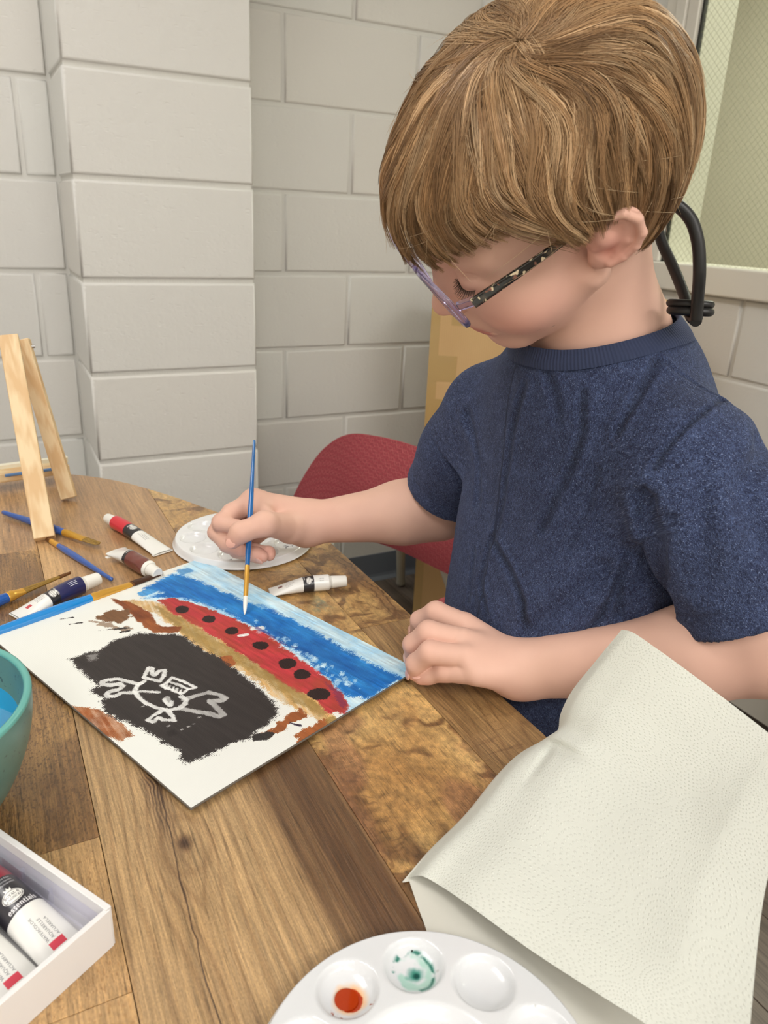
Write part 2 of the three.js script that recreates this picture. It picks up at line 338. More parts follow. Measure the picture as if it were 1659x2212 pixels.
{ // dark vinyl cove base
  const coveM = M(0x6c737e, 0.5);
  const prof = [[0, 0.092], [0.003, 0.091], [0.0034, 0.02], [0.006, 0.010], [0.016, 0.003], [0.018, 0], [0, 0]];
  const cove = (L) => { const s = new THREE.Shape(prof.map(([x, y]) => new THREE.Vector2(x, y))); return new THREE.ExtrudeGeometry(s, { depth: L, bevelEnabled: false }); };
  const t = structure('baseboard_back', [0, 0, ZB]);
  const put = (g, x, z, turn) => world(t, 'cove_base', g.rotateY(turn).translate(x, 0, z), coveM);
  put(cove(X1 - PIL1 - 0.02), X1 - 0.02, ZB + 0.001, -Math.PI / 2); put(cove(PIL0 - X0), PIL0, ZB + 0.001, -Math.PI / 2); put(cove(PIL1 - PIL0), PIL1, PIL_Z + 0.001, -Math.PI / 2);
  const t2 = structure('baseboard_right', [X1, 0, 0]); const g = cove(ZF - ZB).rotateY(Math.PI).translate(X1 - 0.001, 0, ZF); world(t2, 'cove_base', g, coveM);
}
// ceiling lamps: a recessed panel each, with its light just below
LAMPS.forEach(([x, z, w, d, power], i) => {
  const where = ['above the far end of the table', 'behind the camera near the window wall', 'behind the camera near the left wall'][i];
  const g = thing('ceiling_lamp', `white framed rectangular light panel in the ceiling ${where}`, 'lamp', [x, CEILING, z]);
  for (const [bx, bz, bw, bd] of [[-w / 2 - 0.015, 0, 0.03, d + 0.06], [w / 2 + 0.015, 0, 0.03, d + 0.06], [0, -d / 2 - 0.015, w, 0.03], [0, d / 2 + 0.015, w, 0.03]])
    part(g, 'trim_bar', new RoundedBoxGeometry(bw, 0.018, bd, 1, 0.003).translate(bx, -0.008, bz), framePaint);
  part(g, 'diffuser', new THREE.BoxGeometry(w, 0.004, d).translate(0, -0.004, 0), new THREE.MeshStandardMaterial({ color: 0xffffff, roughness: 0.6, emissive: LAMP_COLOR, emissiveIntensity: power * 0.35 }));
  const L = new THREE.RectAreaLight(LAMP_COLOR, power, w, d); L.position.set(x, CEILING - 0.02, z); L.lookAt(x, 0, z); L.name = 'lamp_light'; scene.add(L);
});
{
  const g = thing('added_corridor_lamp', 'added unseen light panel that brightens the corridor behind the wired glass', 'lamp', [2.55, CEILING, -1.4]);  // unseen lamp added to light the corridor beyond the glass
  part(g, 'diffuser', new THREE.BoxGeometry(0.3, 0.006, 1.2).translate(0, -0.004, 0), new THREE.MeshStandardMaterial({ color: 0xffffff, roughness: 0.6, emissive: LAMP_COLOR, emissiveIntensity: 3 }));
  const L = new THREE.RectAreaLight(LAMP_COLOR, 42, 0.3, 1.2); L.position.set(2.55, CEILING - 0.02, -1.4); L.lookAt(2.55, 0, -1.4); L.name = 'added_corridor_light'; scene.add(L);
}
// ------------------------------------------------------------------ table of reclaimed wood pieces
const TY = 0.765;
const table = thing('table', 'wooden table with a rounded far end, topped with mixed brown and golden planks', 'table', [-0.2, 0, -0.45]);
const EDGE = 0.3395;
const outline = (() => {
  const far = [[EDGE, -0.45], [EDGE, -0.70], [0.336, -0.752], [0.318, -0.79], [0.287, -0.83], [0.246, -0.886], [0.197, -0.98], [0.14, -1.068], [0.085, -1.118], [0.02, -1.152], [-0.08, -1.178], [-0.2, -1.186]];
  const right = new THREE.CatmullRomCurve3(far.map(([x, z]) => V(x, 0, z)), false, 'centripetal').getPoints(60).map((p) => [Math.min(p.x, EDGE), p.z]);
  const near = new THREE.CatmullRomCurve3([[-0.2, 0.03], [-0.06, 0.022], [0.05, 0.0], [0.14, -0.012], [0.197, -0.085], [0.246, -0.179], [0.287, -0.237], [0.318, -0.279], [0.3355, -0.315], [EDGE, -0.365]].map(([x, z]) => V(x, 0, z)), false, 'centripetal').getPoints(50).map((p) => [Math.min(p.x, EDGE), p.z]);
  const c = -0.2, pts = [...near, ...right.slice(12)]; const left = pts.slice(0, -1).reverse().map(([x, z]) => [2 * c - x, z]);
  return [...pts, ...left];
})();
function clipRect(poly, x0, x1, z0, z1) {
  const cut = (P, inside, cross) => { const r = []; for (let i = 0; i < P.length; i++) { const a = P[i], b = P[(i + 1) % P.length], A = inside(a), B = inside(b); if (A) r.push(a); if (A !== B) r.push(cross(a, b)); } return r; };
  const X = (x) => (a, b) => { const t = (x - a[0]) / (b[0] - a[0]); return [x, a[1] + (b[1] - a[1]) * t]; }, Z = (z) => (a, b) => { const t = (z - a[1]) / (b[1] - a[1]); return [a[0] + (b[0] - a[0]) * t, z]; };
  let P = cut(poly, (p) => p[0] >= x0, X(x0)); P = cut(P, (p) => p[0] <= x1, X(x1)); P = cut(P, (p) => p[1] >= z0, Z(z0)); P = cut(P, (p) => p[1] <= z1, Z(z1));
  return P.filter((p, i) => { const q = P[(i + 1) % P.length]; return Math.hypot(p[0] - q[0], p[1] - q[1]) > 1e-4; });
}
// wood figure; a across the plank and b along it, both in metres
const line = (x, c, w) => Math.exp(-(((x - c) / w) ** 2));
function woodTex(kind, W, L, seed, big) {
  const w = big ? Math.round(clamp(W / 0.00032, 160, 512)) : 160, h = Math.min(big ? 2048 : 512, Math.round((w * L) / W)), hb = 0;
  return dataTex(w, h, (u, v, c) => {
    const a = u * W, b = v * L, s = seed * 13.7;
    const warp = fbm(a * 9, b * 3.2, s, 3) * 0.035 + fbm(a * 30, b * 7, s + 3, 2) * 0.006;
    const fine = kind === 'burl' ? fbm(a * 260, b * 200, s + 1, 4) : fbm(a * 900, b * 26, s + 1, 3), pores = Math.pow(clamp(fbm(a * 1500, b * 55, s + 2, 2) * 1.6 - 0.25), 1.2), broad = fbm(a * 14, b * 2.4, s + 5, 3);
    let col;
    if (kind === 'walnut') { // long plank with a dark band, a crack and a knot
      const ka = 0.045, kb = 0.331; const dk = Math.hypot((a - ka) / 1, (b - kb) / 1.6);
      const bend = 0.02 * Math.exp(-((dk / 0.028) ** 2)) * Math.sign(a - ka + 1e-6);
      const x = a + warp * 0.7 - bend, ringv = 0.5 + 0.5 * Math.sin((x * 560 + b * 5 + fbm(a * 20, b * 2, s + 8, 3) * 7) + 0);
      col = mix3(rgb(196, 160, 112), rgb(172, 134, 88), clamp(0.5 + broad * 1.2));
      col = mix3(col, rgb(126, 92, 58), Math.pow(ringv, 6) * 0.35 * (1 - sstep(0.085, 0.1, a)));
      const band = clamp(line(x, 0.117, 0.016) * 0.85 + line(x, 0.136, 0.010) * 0.9 + line(x, 0.148, 0.006) * 0.5 + sstep(0.09, 0.105, x) * 0.22) * (0.55 + 0.75 * clamp(0.5 + fbm(a * 160, b * 4, s, 3)));
      col = mix3(col, rgb(98, 68, 42), clamp(band * 1.1));
      const rg = Math.sin(dk * 520 + fbm(a * 60, b * 60, s, 2) * 2); col = mix3(col, rgb(120, 84, 50), clamp(rg) * 0.35 * Math.exp(-((dk / 0.022) ** 2)));
      col = mix3(col, rgb(70, 44, 28), Math.exp(-((dk / 0.0032) ** 2)));
      const cx = 0.043 - 0.0095 * sstep(0.24, 0.44, b) + 0.0008 * noise3(b * 120, 2, s) + 0.0012 * noise3(b * 34, 4, s), cd = Math.abs(a - cx), on = sstep(0.14, 0.22, b) * (1 - sstep(0.42, 0.56, b));
      col = mix3(col, rgb(48, 30, 20), on * Math.exp(-((cd / (0.00035 + 0.0003 * clamp(noise3(b * 60, 5, s)))) ** 2)) * 0.8);
      const spalt = Math.exp(-(((a - cx + 0.002) / 0.007) ** 2)) * Math.exp(-(((b - 0.24) / 0.075) ** 2));
      col = mix3(col, rgb(66, 44, 32), clamp(spalt * (0.4 + Math.pow(Math.abs(Math.sin(a * 1500 + fbm(a * 60, b * 40, s, 3) * 9)), 3))) * 0.85);
    } else if (kind === 'burl') {
      const f1 = fbm(a * 24 + warp * 60, b * 15, s, 4), f2 = fbm(a * 46, b * 60 + f1 * 3, s + 4, 3);
      col = mix3(rgb(216, 174, 108), rgb(180, 132, 74), clamp(0.5 + f1 * 1.3));
      col = mix3(col, rgb(112, 76, 42), sstep(0.0, 0.34, f2 + broad * 0.7) * 0.8); { const cr = fbm(a * 110 + f1 * 5, b * 420 + f2 * 9, s + 17, 2); col = mix3(col, rgb(96, 64, 36), sstep(0.14, 0.34, cr) * 0.45 * sstep(-0.2, 0.25, broad)); };
      col = mix3(col, rgb(160, 108, 78), sstep(0.16, 0.4, fbm(a * 30, b * 12, s + 9, 3)) * 0.5);
      const vein = Math.pow(clamp(1 - Math.abs(fbm(a * 150, b * 210, s + 11, 2)) * 1.5), 9) * sstep(-0.1, 0.3, fbm(a * 30, b * 30, s + 14, 2)); col = mix3(col, rgb(110, 74, 42), vein * 0.14);
      if (seed === 8) { const st = Math.exp(-(((a - 0.090 + 0.3 * (b - 0.585)) / 0.010) ** 2 + ((b - 0.585) / 0.02) ** 2)) * sstep(-0.15, 0.25, fbm(a * 120, b * 60, 3, 3)); col = mix3(col, rgb(122, 150, 132), st * 0.75); }
      if (seed === 2) for (const [o2, w2] of [[0, 1], [0.0075, 0.7]]) { const ca = 0.049 + 0.03 * (b - 0.56) - o2 + 0.0025 * Math.sin(b * 90) + 0.002 * noise3(b * 220, 1, o2), cdd = Math.abs(a - ca); col = mix3(col, rgb(58, 38, 24), w2 * 0.8 * Math.exp(-((cdd / 0.0009) ** 2)) * sstep(0.46, 0.5, b) * sstep(0.635, 0.6, b)); col = mix3(col, rgb(120, 84, 54), 0.5 * Math.exp(-((cdd / 0.006) ** 2)) * sstep(0.45, 0.5, b)); }
    } else if (kind === 'oak') {
      col = mix3(rgb(170, 128, 76), rgb(122, 86, 50), clamp(0.5 + fbm(a * 34, b * 12, s, 4) * 1.3));
      const fleck = fbm(a * 900 + b * 160, b * 420 - a * 160, s + 6, 2); col = mix3(col, rgb(92, 62, 36), sstep(0.02, 0.4, fleck) * 0.6); col = mix3(col, rgb(196, 152, 92), sstep(0.2, 0.5, fbm(a * 60, b * 26, s + 12, 3)) * 0.5);
    } else if (kind === 'golden') {
      col = mix3(rgb(212, 174, 120), rgb(192, 150, 98), clamp(0.5 + broad));
      const fleck = fbm(a * 1100, b * 380, s + 6, 2); col = mix3(col, rgb(158, 114, 66), sstep(0.12, 0.42, fleck) * 0.6);
    } else if (kind === 'edge') {
      col = mix3(rgb(192, 152, 98), rgb(160, 122, 76), clamp(0.5 + fbm(a * 60 + warp * 30, b * 5, s, 3) * 1.3));
      const g = Math.abs(Math.sin(a * 260 + b * 26 + fbm(a * 30, b * 8, s, 3) * 6)); col = mix3(col, rgb(118, 84, 50), Math.pow(1 - g, 3) * 0.5);
      const cross = fbm(a * 60, b * 420, s + 3, 2); col = mix3(col, rgb(112, 78, 46), sstep(0.16, 0.4, cross) * 0.5 * sstep(0.1, 0.25, b));
    } else { // plain mid brown
      col = mix3(rgb(206, 164, 114), rgb(172, 130, 86), clamp(0.5 + broad * 1.3 + fbm(a * 60, b * 5, s, 3) * 0.7));
    }
    const q = 0.98 + fine * 0.26 - pores * 0.42 + 0.10 * noise3(a * 2600, b * 900, s) , lu = 0.3 * col[0] + 0.55 * col[1] + 0.15 * col[2]; for (let i = 0; i < 3; i++) c[i] = lerp(col[i], lu, 0.05) * q;
  });
}
const grainBump = dataTex(256, 1024, (u, v, c) => { c[0] = c[1] = c[2] = clamp(0.6 + fbm(u * 120, v * 7, 1, 3) * 0.5 - Math.pow(clamp(fbm(u * 150, v * 16, 6, 2) * 1.7 - 0.3), 1) * 0.7); }, false);
grainBump.repeat.set(9, 2.2);
{
  const planks = [ // x0, x1, z0, z1, kind, seed
    [0.2802, 0.345, -0.561, 0.05, 'edge', 1], [0.2802, 0.345, -1.2, -0.561, 'burl', 2],
    [0.174, 0.2802, -0.561, 0.05, 'burl', 3], [0.174, 0.2802, -1.2, -0.561, 'burl', 8],
    [0.024, 0.174, -0.70, 0.05, 'walnut', 4], [0.024, 0.174, -1.2, -0.70, 'plain', 5],
    [-0.13, 0.024, -0.3955, -0.285, 'golden', 6], [-0.13, 0.024, -0.285, 0.05, 'golden', 9], [-0.13, 0.024, -0.86, -0.3955, 'oak', 7], [-0.13, 0.024, -1.2, -0.86, 'plain', 10],
    [-0.29, -0.13, -0.6, 0.05, 'plain', 11], [-0.29, -0.13, -1.2, -0.6, 'oak', 12], [-0.44, -0.29, -1.2, -0.2, 'edge', 13], [-0.44, -0.29, -0.2, 0.05, 'golden', 14], [-0.62, -0.44, -0.8, 0.05, 'plain', 15], [-0.62, -0.44, -1.2, -0.8, 'burl', 16], [-0.75, -0.62, -1.2, 0.05, 'plain', 17]];
  const cache = new Map();
  for (const [x0, x1, z0, z1, kind, seed] of planks) {
    const g = 0.0002, P = clipRect(outline, x0 + g, x1 - g, z0 + g, z1 - g); if (P.length < 3) continue;
    const shape = new THREE.Shape(P.map(([x, z]) => new THREE.Vector2(x, -z)));
    const geo = new THREE.ExtrudeGeometry(shape, { depth: 0.0174, bevelEnabled: true, bevelThickness: 0.0003, bevelSize: 0.0003, bevelOffset: -0.0003, bevelSegments: 2 });
    const uv = geo.attributes.uv, p = geo.attributes.position; for (let i = 0; i < uv.count; i++) uv.setXY(i, (p.getX(i) - x0) / (x1 - x0), (-p.getY(i) - z0) / (z1 - z0) );
    geo.rotateX(-Math.PI / 2).translate(0, TY - 0.0177, 0);
    const W = x1 - x0, L = Math.min(z1, 0) - z0;
    const far = Math.max(Math.abs(x0), Math.abs(x1)) > 0.36;
    const t = woodTex(kind, W, (z1 - z0), seed, [1, 2, 3, 4, 6, 7, 8].includes(seed));
    const m = M(0xffffff, 0.38, { map: t, bumpMap: grainBump, bumpScale: 0.0003, clearcoat: 0.6, clearcoatRoughness: 0.24 });
    world(table, 'plank', geo, m);
  }
  const inset = outline.map(([x, z]) => new THREE.Vector2(-0.2 + (x + 0.2) * 0.985, -(-0.45 + (z + 0.45) * 0.985)));
  world(table, 'top_core', new THREE.ExtrudeGeometry(new THREE.Shape(inset), { depth: 0.014, bevelEnabled: false }).rotateX(-Math.PI / 2).translate(0, TY - 0.033, 0), M(0x5a4028, 0.7));
  const iron = M(0x2a2826, 0.5, { metalness: 0.6 });
  for (const [x, z] of [[0.16, 0.1], [-0.56, 0.1], [0.02, -0.8], [-0.42, -0.8]]) world(table, 'leg', sweep([V(x, 0, z), V(x, 0.3, z), V(x, TY - 0.033, z)], (t) => [0.018 + 0.008 * t, 0.018 + 0.008 * t], 16, { square: 0.5 }), iron);
}

// ------------------------------------------------------------------ the painting on a canvas panel
const CAN = [[0.181, -0.759], [0.283, -0.469], [0.074, -0.392], [-0.042, -0.671]]; // corners seen: far, right, near, left
const canA = V(CAN[0][0], 0, CAN[0][1]), canDirL = V(0.1093, 0, 0.2826).normalize(), canDirS = V(-0.2826, 0, 0.1093).normalize();
const CL = 0.3072, CS = 0.2285, CT = 0.0015, CANY = TY + 0.0052;
{
  // photograph point -> canvas metres, through the canvas plane
  const toC = ([x, y]) => { const p = onY(x, y, CANY).sub(canA); return [p.dot(canDirL), p.dot(canDirS)]; };
  const W = 1536, H = Math.round((W * CS) / CL), img = new Float32Array(W * H * 3);
  for (let i = 0; i < W * H; i++) { img[i * 3] = 0.90; img[i * 3 + 1] = 0.905; img[i * 3 + 2] = 0.885; }
  const S = W / CL; // pixels per metre
  const weave = (x, y) => { const q = (2 * Math.PI) / 6.5; return 0.5 + 0.10 * (Math.sin(x * q + 0.8 * noise3(x * 0.05, y * 0.05, 3)) + Math.sin(y * q + 0.8 * noise3(x * 0.05, y * 0.05, 9))) + 0.40 * fbm(x * 0.16 + y * 0.05, y * 0.13 - x * 0.05, 40, 3) + 0.3 * fbm(x * 0.025, y * 0.025, 44, 3); };
  function sdPoly(P, x, y) {
    let d = Infinity, s = 1;
    for (let i = 0, j = P.length - 1; i < P.length; j = i++) {
      const ex = P[j][0] - P[i][0], ey = P[j][1] - P[i][1], wx = x - P[i][0], wy = y - P[i][1], t = clamp((wx * ex + wy * ey) / (ex * ex + ey * ey || 1e-9));
      const bx = wx - ex * t, by = wy - ey * t; d = Math.min(d, bx * bx + by * by);
      const c1 = y >= P[i][1], c2 = y < P[j][1], c3 = ex * wy > ey * wx; if ((c1 && c2 && c3) || (!c1 && !c2 && !c3)) s = -s;
    }
    return s * Math.sqrt(d);
  }
  function sdLine(P, x, y) { let d = Infinity; for (let i = 1; i < P.length; i++) { const ex = P[i][0] - P[i - 1][0], ey = P[i][1] - P[i - 1][1], wx = x - P[i - 1][0], wy = y - P[i - 1][1], t = clamp((wx * ex + wy * ey) / (ex * ex + ey * ey || 1e-9)); d = Math.min(d, Math.hypot(wx - ex * t, wy - ey * t)); } return d; }
  // lay one film of paint: sd in texture pixels (negative inside)
  function lay(pts, color, o = {}) {
    const P = pts.map(toC).map(([a, b]) => [a * S, b * S]), open = o.width !== undefined, pad = (o.soft ?? 6) * 2.4 + (o.width ?? 0) + (o.rag ?? 6) * 2;
    let x0 = 1e9, x1 = -1e9, y0 = 1e9, y1 = -1e9; for (const [x, y] of P) { x0 = Math.min(x0, x); x1 = Math.max(x1, x); y0 = Math.min(y0, y); y1 = Math.max(y1, y); }
    x0 = Math.max(0, Math.floor(x0 - pad)); x1 = Math.min(W - 1, Math.ceil(x1 + pad)); y0 = Math.max(0, Math.floor(y0 - pad)); y1 = Math.min(H - 1, Math.ceil(y1 + pad));
    const sd0 = o.seed ?? 0, soft = (o.soft ?? 6) * 1.35, rag = o.rag ?? 6, dry = Math.min(0.95, (o.dry ?? 0.5) * 1.1), f = o.freq ?? 0.03, op = o.opacity ?? 1, st = o.streak ?? 0;
    for (let y = y0; y <= y1; y++) for (let x = x0; x <= x1; x++) {
      let d = open ? sdLine(P, x, y) - o.width : sdPoly(P, x, y);
      d += rag * fbm(x * f, y * f, sd0 + 3.1, 3) * 1.6; if (d > soft * 2) continue;
      const w = weave(x, y); const hw2 = Math.max(2.4, soft * (1 - dry)), sh = (w - 0.5) * dry * soft * 2.6; let a = sstep(hw2 + sh, -hw2 + sh, d);
      if (o.thin) a *= clamp(1 - o.thin * (w - 0.35) * 1.2 + fbm(x * 0.02, y * 0.02, sd0 + 9, 2) * o.thin);
      if (st) { const ux = o.dir ? x * o.dir[0] + y * o.dir[1] : x, uy = o.dir ? -x * o.dir[1] + y * o.dir[0] : y; a *= clamp(1 - st * clamp(fbm(ux * 0.006, uy * 0.09, sd0, 3) * 2.2 + 0.2)); }
      a *= op; if (a <= 0) continue;
      let col = color; if (o.color2) col = mix3(color, o.color2, clamp(0.5 + 1.3 * fbm(x * (o.f2 ?? 0.012), y * (o.f2 ?? 0.012) * 1.7, sd0 + 21, 4)));
      const i = (y * W + x) * 3, ux = o.dir ? x * o.dir[0] + y * o.dir[1] : x, uy = o.dir ? y * o.dir[0] - x * o.dir[1] : y, br = 1 + (o.vary ?? 0.16) * fbm(ux * 0.012, uy * 0.11, sd0 + 31, 3); for (let k = 0; k < 3; k++) img[i + k] = lerp(img[i + k], col[k] * br, a);
    }
  }
  const B = { light: rgb(168, 212, 238), pale: rgb(206, 230, 240), blue: rgb(24, 104, 182), blue2: rgb(46, 134, 206), deep: rgb(20, 72, 140), red: rgb(188, 60, 66), red2: rgb(168, 66, 56), black: rgb(52, 47, 46), tan: rgb(196, 156, 98), olive: rgb(150, 122, 66), brown: rgb(146, 84, 46), rust: rgb(160, 92, 50), umber: rgb(116, 82, 56), white: rgb(228, 228, 226) };
  const sea = [0.93, 0.36];
  lay([[430, 1190], [480, 1205], [580, 1262], [720, 1340], [930, 1455], [860, 1512], [745, 1558], [715, 1500], [640, 1430], [560, 1380], [470, 1330], [400, 1298], [300, 1296], [330, 1262], [395, 1228]], B.light, { soft: 16, rag: 14, dry: 0.6, color2: B.pale, seed: 1 });
  lay([[300, 1280], [330, 1262], [350, 1268], [300, 1296]], B.blue2, { soft: 8, rag: 16, dry: 0.6, seed: 2, opacity: 0.8 });
  lay([[330, 1262], [372, 1240], [425, 1250], [470, 1272], [560, 1306], [640, 1342], [725, 1388], [800, 1430], [870, 1466], [838, 1482], [800, 1512], [755, 1505], [706, 1462], [640, 1408], [560, 1362], [480, 1318], [430, 1302], [380, 1290], [312, 1292], [352, 1280], [310, 1270]], B.blue, { soft: 20, rag: 13, dry: 0.75, color2: B.blue2, seed: 3, freq: 0.02 });
  lay([[375, 1232], [405, 1226], [420, 1232], [395, 1242]], B.blue, { soft: 8, rag: 10, dry: 0.9, seed: 44, opacity: 0.55 });
  lay([[560, 1330], [700, 1398], [820, 1458], [800, 1480], [690, 1430], [560, 1360]], B.deep, { soft: 26, rag: 14, dry: 0.4, seed: 4, opacity: 0.35 });
  for (const [x, y, s] of [[640, 1330, 9], [720, 1372, 14], [800, 1412, 16], [840, 1440, 12], [600, 1300, 12], [520, 1268, 12], [540, 1300, 6]]) lay([[x - 34, y - 18], [x + 30, y + 14]], B.pale, { width: s * 0.7, soft: 12, rag: 10, dry: 0.9, seed: x, opacity: 0.5 });
  // hull
  lay([[246, 1298], [300, 1296], [352, 1304], [420, 1340], [500, 1386], [600, 1440], [700, 1508], [735, 1560], [700, 1560], [650, 1540], [590, 1500], [535, 1462], [470, 1425], [420, 1398], [370, 1352], [330, 1322]], B.tan, { soft: 14, rag: 10, dry: 0.8, seed: 5, thin: 0.5, color2: rgb(214, 172, 112), streak: 0.4, dir: sea });
  lay([[330, 1306], [400, 1338], [480, 1386], [560, 1428], [640, 1478], [715, 1540], [690, 1548], [620, 1504], [540, 1452], [450, 1404], [380, 1356]], B.olive, { soft: 12, rag: 10, dry: 0.8, seed: 6, thin: 0.5, opacity: 0.8 });
  lay([[340, 1296], [372, 1291], [430, 1306], [510, 1338], [585, 1374], [652, 1424], [718, 1474], [752, 1514], [750, 1540], [712, 1543], [684, 1512], [620, 1480], [560, 1438], [490, 1392], [430, 1354], [372, 1322]], B.red, { soft: 8, rag: 9, dry: 0.75, color2: B.red2, seed: 7 });
  lay([[560, 1440], [640, 1490], [700, 1530], [672, 1520], [600, 1476]], B.olive, { soft: 14, rag: 12, dry: 0.9, seed: 8, opacity: 0.5 });
  lay([[700, 1470], [735, 1492], [750, 1520], [742, 1530], [718, 1490]], rgb(96, 44, 90), { soft: 8, rag: 10, dry: 0.9, seed: 9, opacity: 0.5 });
  for (const [x, y, a, b] of [[393, 1316, 15, 8], [452, 1337, 15, 8], [500, 1362, 15, 8], [563, 1394, 17, 9], [622, 1434, 20, 11], [653, 1457, 19, 11], [690, 1500, 25, 13]])
    lay(Array.from({ length: 18 }, (_, k) => [x + a * Math.cos(k * 0.349), y + b * Math.sin(k * 0.349)]), rgb(44, 30, 30), { soft: 5, rag: 5, dry: 0.6, seed: x });
  // surf between hull and sea
  { const r = rng(77); for (let k = 0; k < 46; k++) { const t = r(), x = lerp(545, 790, t) + (r() - 0.5) * 26, y = lerp(1352, 1510, t) - 6 + (r() - 0.5) * 22; lay([[x, y], [x + 6 * (r() - 0.3), y - 8 * r()]], B.pale, { width: 3 + 6 * r(), soft: 9, rag: 9, dry: 0.9, seed: k, opacity: 0.6 }); } }
  lay([[546, 1358], [565, 1356]], B.white, { width: 12, soft: 4, rag: 7, dry: 0.3, seed: 31 }); lay([[518, 1373], [534, 1371]], B.white, { width: 9, soft: 4, rag: 7, dry: 0.3, seed: 32 });
  lay([[548, 1352], [575, 1366], [620, 1394], [640, 1400]], rgb(70, 54, 110), { width: 4, soft: 6, rag: 8, dry: 0.8, seed: 33, opacity: 0.6 });
  // sail ropes and figures in brown
  lay([[238, 1292], [282, 1300], [322, 1322], [336, 1346], [352, 1354], [395, 1352], [384, 1366], [330, 1367], [302, 1346], [278, 1322]], B.brown, { soft: 6, rag: 7, dry: 0.5, seed: 11, color2: rgb(118, 62, 36) });
  lay([[206, 1334], [238, 1318], [270, 1316], [286, 1332], [262, 1346], [230, 1342]], B.umber, { soft: 8, rag: 16, dry: 0.8, seed: 12, freq: 0.05 });
  lay([[190, 1342], [215, 1340], [250, 1352], [285, 1356], [268, 1364], [220, 1352]], B.umber, { soft: 6, rag: 18, dry: 0.9, seed: 13, freq: 0.05, opacity: 0.6 });
  for (const [x, y, l] of [[142, 1336, 12], [162, 1347, 12], [228, 1361, 14], [262, 1358, 16], [270, 1364, 8]]) lay([[x - l, y + 1], [x + l, y - 2]], B.black, { width: 5, soft: 4, rag: 8, dry: 0.7, seed: x });
  lay([[112, 1525], [150, 1526], [200, 1530], [240, 1546], [262, 1566], [290, 1590], [262, 1600], [214, 1590], [165, 1572], [138, 1548]], B.rust, { soft: 8, rag: 8, dry: 0.85, seed: 14, thin: 0.35, color2: rgb(134, 72, 38), streak: 0.25, dir: [0.98, 0.2] });
  lay([[470, 1420], [496, 1416], [512, 1430], [496, 1444], [480, 1438]], B.rust, { soft: 6, rag: 7, dry: 0.6, seed: 15 });
  lay([[556, 1590], [590, 1572], [622, 1544], [650, 1532], [664, 1546], [640, 1560], [612, 1578], [580, 1592]], B.brown, { soft: 5, rag: 14, dry: 0.8, seed: 16, freq: 0.05 });
  lay([[640, 1592], [672, 1566], [706, 1552], [718, 1560], [690, 1590], [652, 1618], [640, 1606]], B.rust, { soft: 7, rag: 14, dry: 0.9, seed: 17, freq: 0.05 });
  lay([[706, 1548], [728, 1546], [728, 1562], [708, 1566]], B.olive, { soft: 8, rag: 10, dry: 0.8, seed: 34, opacity: 0.8 });
  // black flag
  lay([[150, 1424], [182, 1412], [212, 1404], [252, 1380], [300, 1366], [342, 1370], [378, 1367], [410, 1382], [440, 1405], [476, 1420], [520, 1452], [560, 1486], [602, 1530], [598, 1546], [580, 1566], [545, 1590], [500, 1606], [460, 1630], [420, 1646], [400, 1650], [388, 1638], [392, 1624], [370, 1616], [330, 1590], [292, 1572], [250, 1552], [222, 1534], [214, 1516], [226, 1508], [200, 1502], [190, 1490], [214, 1482], [184, 1458]], B.black, { soft: 13, rag: 6, dry: 0.85, seed: 18 });
  lay([[548, 1592], [575, 1578], [600, 1582], [580, 1600], [552, 1600]], B.black, { soft: 6, rag: 9, dry: 0.6, seed: 35 });
  lay([[628, 1562], [650, 1568]], rgb(50, 40, 60), { width: 6, soft: 4, rag: 6, dry: 0.5, seed: 36 });
  lay([[360, 1582], [375, 1577], [384, 1586], [366, 1592]], rgb(34, 30, 30), { soft: 8, rag: 4, dry: 0.2, seed: 37, opacity: 0.6 });
  lay([[184, 1416], [212, 1410], [208, 1426], [190, 1430]], B.white, { soft: 10, rag: 8, dry: 0.95, seed: 38, opacity: 0.45 });
  const z = (l) => l.map(([x, y]) => [160 + x / 3.456, 1380 + y / 3.456]), wh = (l, w = 5.2, op = 0.85, s = 0) => lay(z(l), B.white, { width: w * 1.95, soft: 4, rag: 3, dry: 0.6, seed: s + l[0][0], opacity: Math.min(1, op * 1.12), thin: 0.12 });
  wh([[520, 318], [470, 350], [448, 390], [470, 430], [530, 480], [610, 515], [700, 535], [780, 520], [825, 490], [838, 455], [800, 432]]);
  wh([[462, 335], [400, 318], [330, 300], [250, 305], [206, 322], [212, 342], [270, 348], [335, 335], [362, 355], [330, 380], [260, 395], [238, 415], [250, 432], [300, 430], [350, 405], [460, 402]], 6, 0.8);
  wh([[560, 300], [520, 290], [530, 260], [555, 215], [582, 222], [580, 260], [602, 272], [630, 240], [675, 236], [668, 280], [640, 318], [560, 300]], 5, 0.85);
  wh([[650, 350], [690, 330], [730, 290], [820, 322], [905, 362], [850, 380], [800, 412], [650, 350]], 4.2, 0.85); wh([[700, 320], [780, 345], [850, 375]], 3.5, 0.8);
  for (const [x, y] of [[690, 345], [715, 352], [742, 362], [768, 372], [795, 384]]) wh([[x, y], [x - 12, y + 26]], 2.6, 0.8);
  wh([[490, 392], [560, 396], [632, 400]], 4, 0.85); wh([[670, 455], [690, 482], [712, 500], [725, 470]], 5, 0.85); wh([[690, 445], [700, 470]], 7, 0.6);
  wh([[820, 452], [900, 430], [1000, 402], [1090, 418], [1130, 445], [1100, 462], [1010, 466], [1062, 510], [1116, 566], [1080, 582], [1020, 564], [930, 548], [812, 526]], 6, 0.62);
  wh([[640, 548], [590, 575], [545, 610], [590, 622], [625, 590], [665, 606], [745, 612], [735, 580], [705, 548]], 5, 0.85);
  for (const [x, y] of [[700, 655], [800, 680], [850, 660], [930, 590], [880, 640], [505, 508]]) wh([[x, y], [x + 12, y - 4]], 2, 0.6);
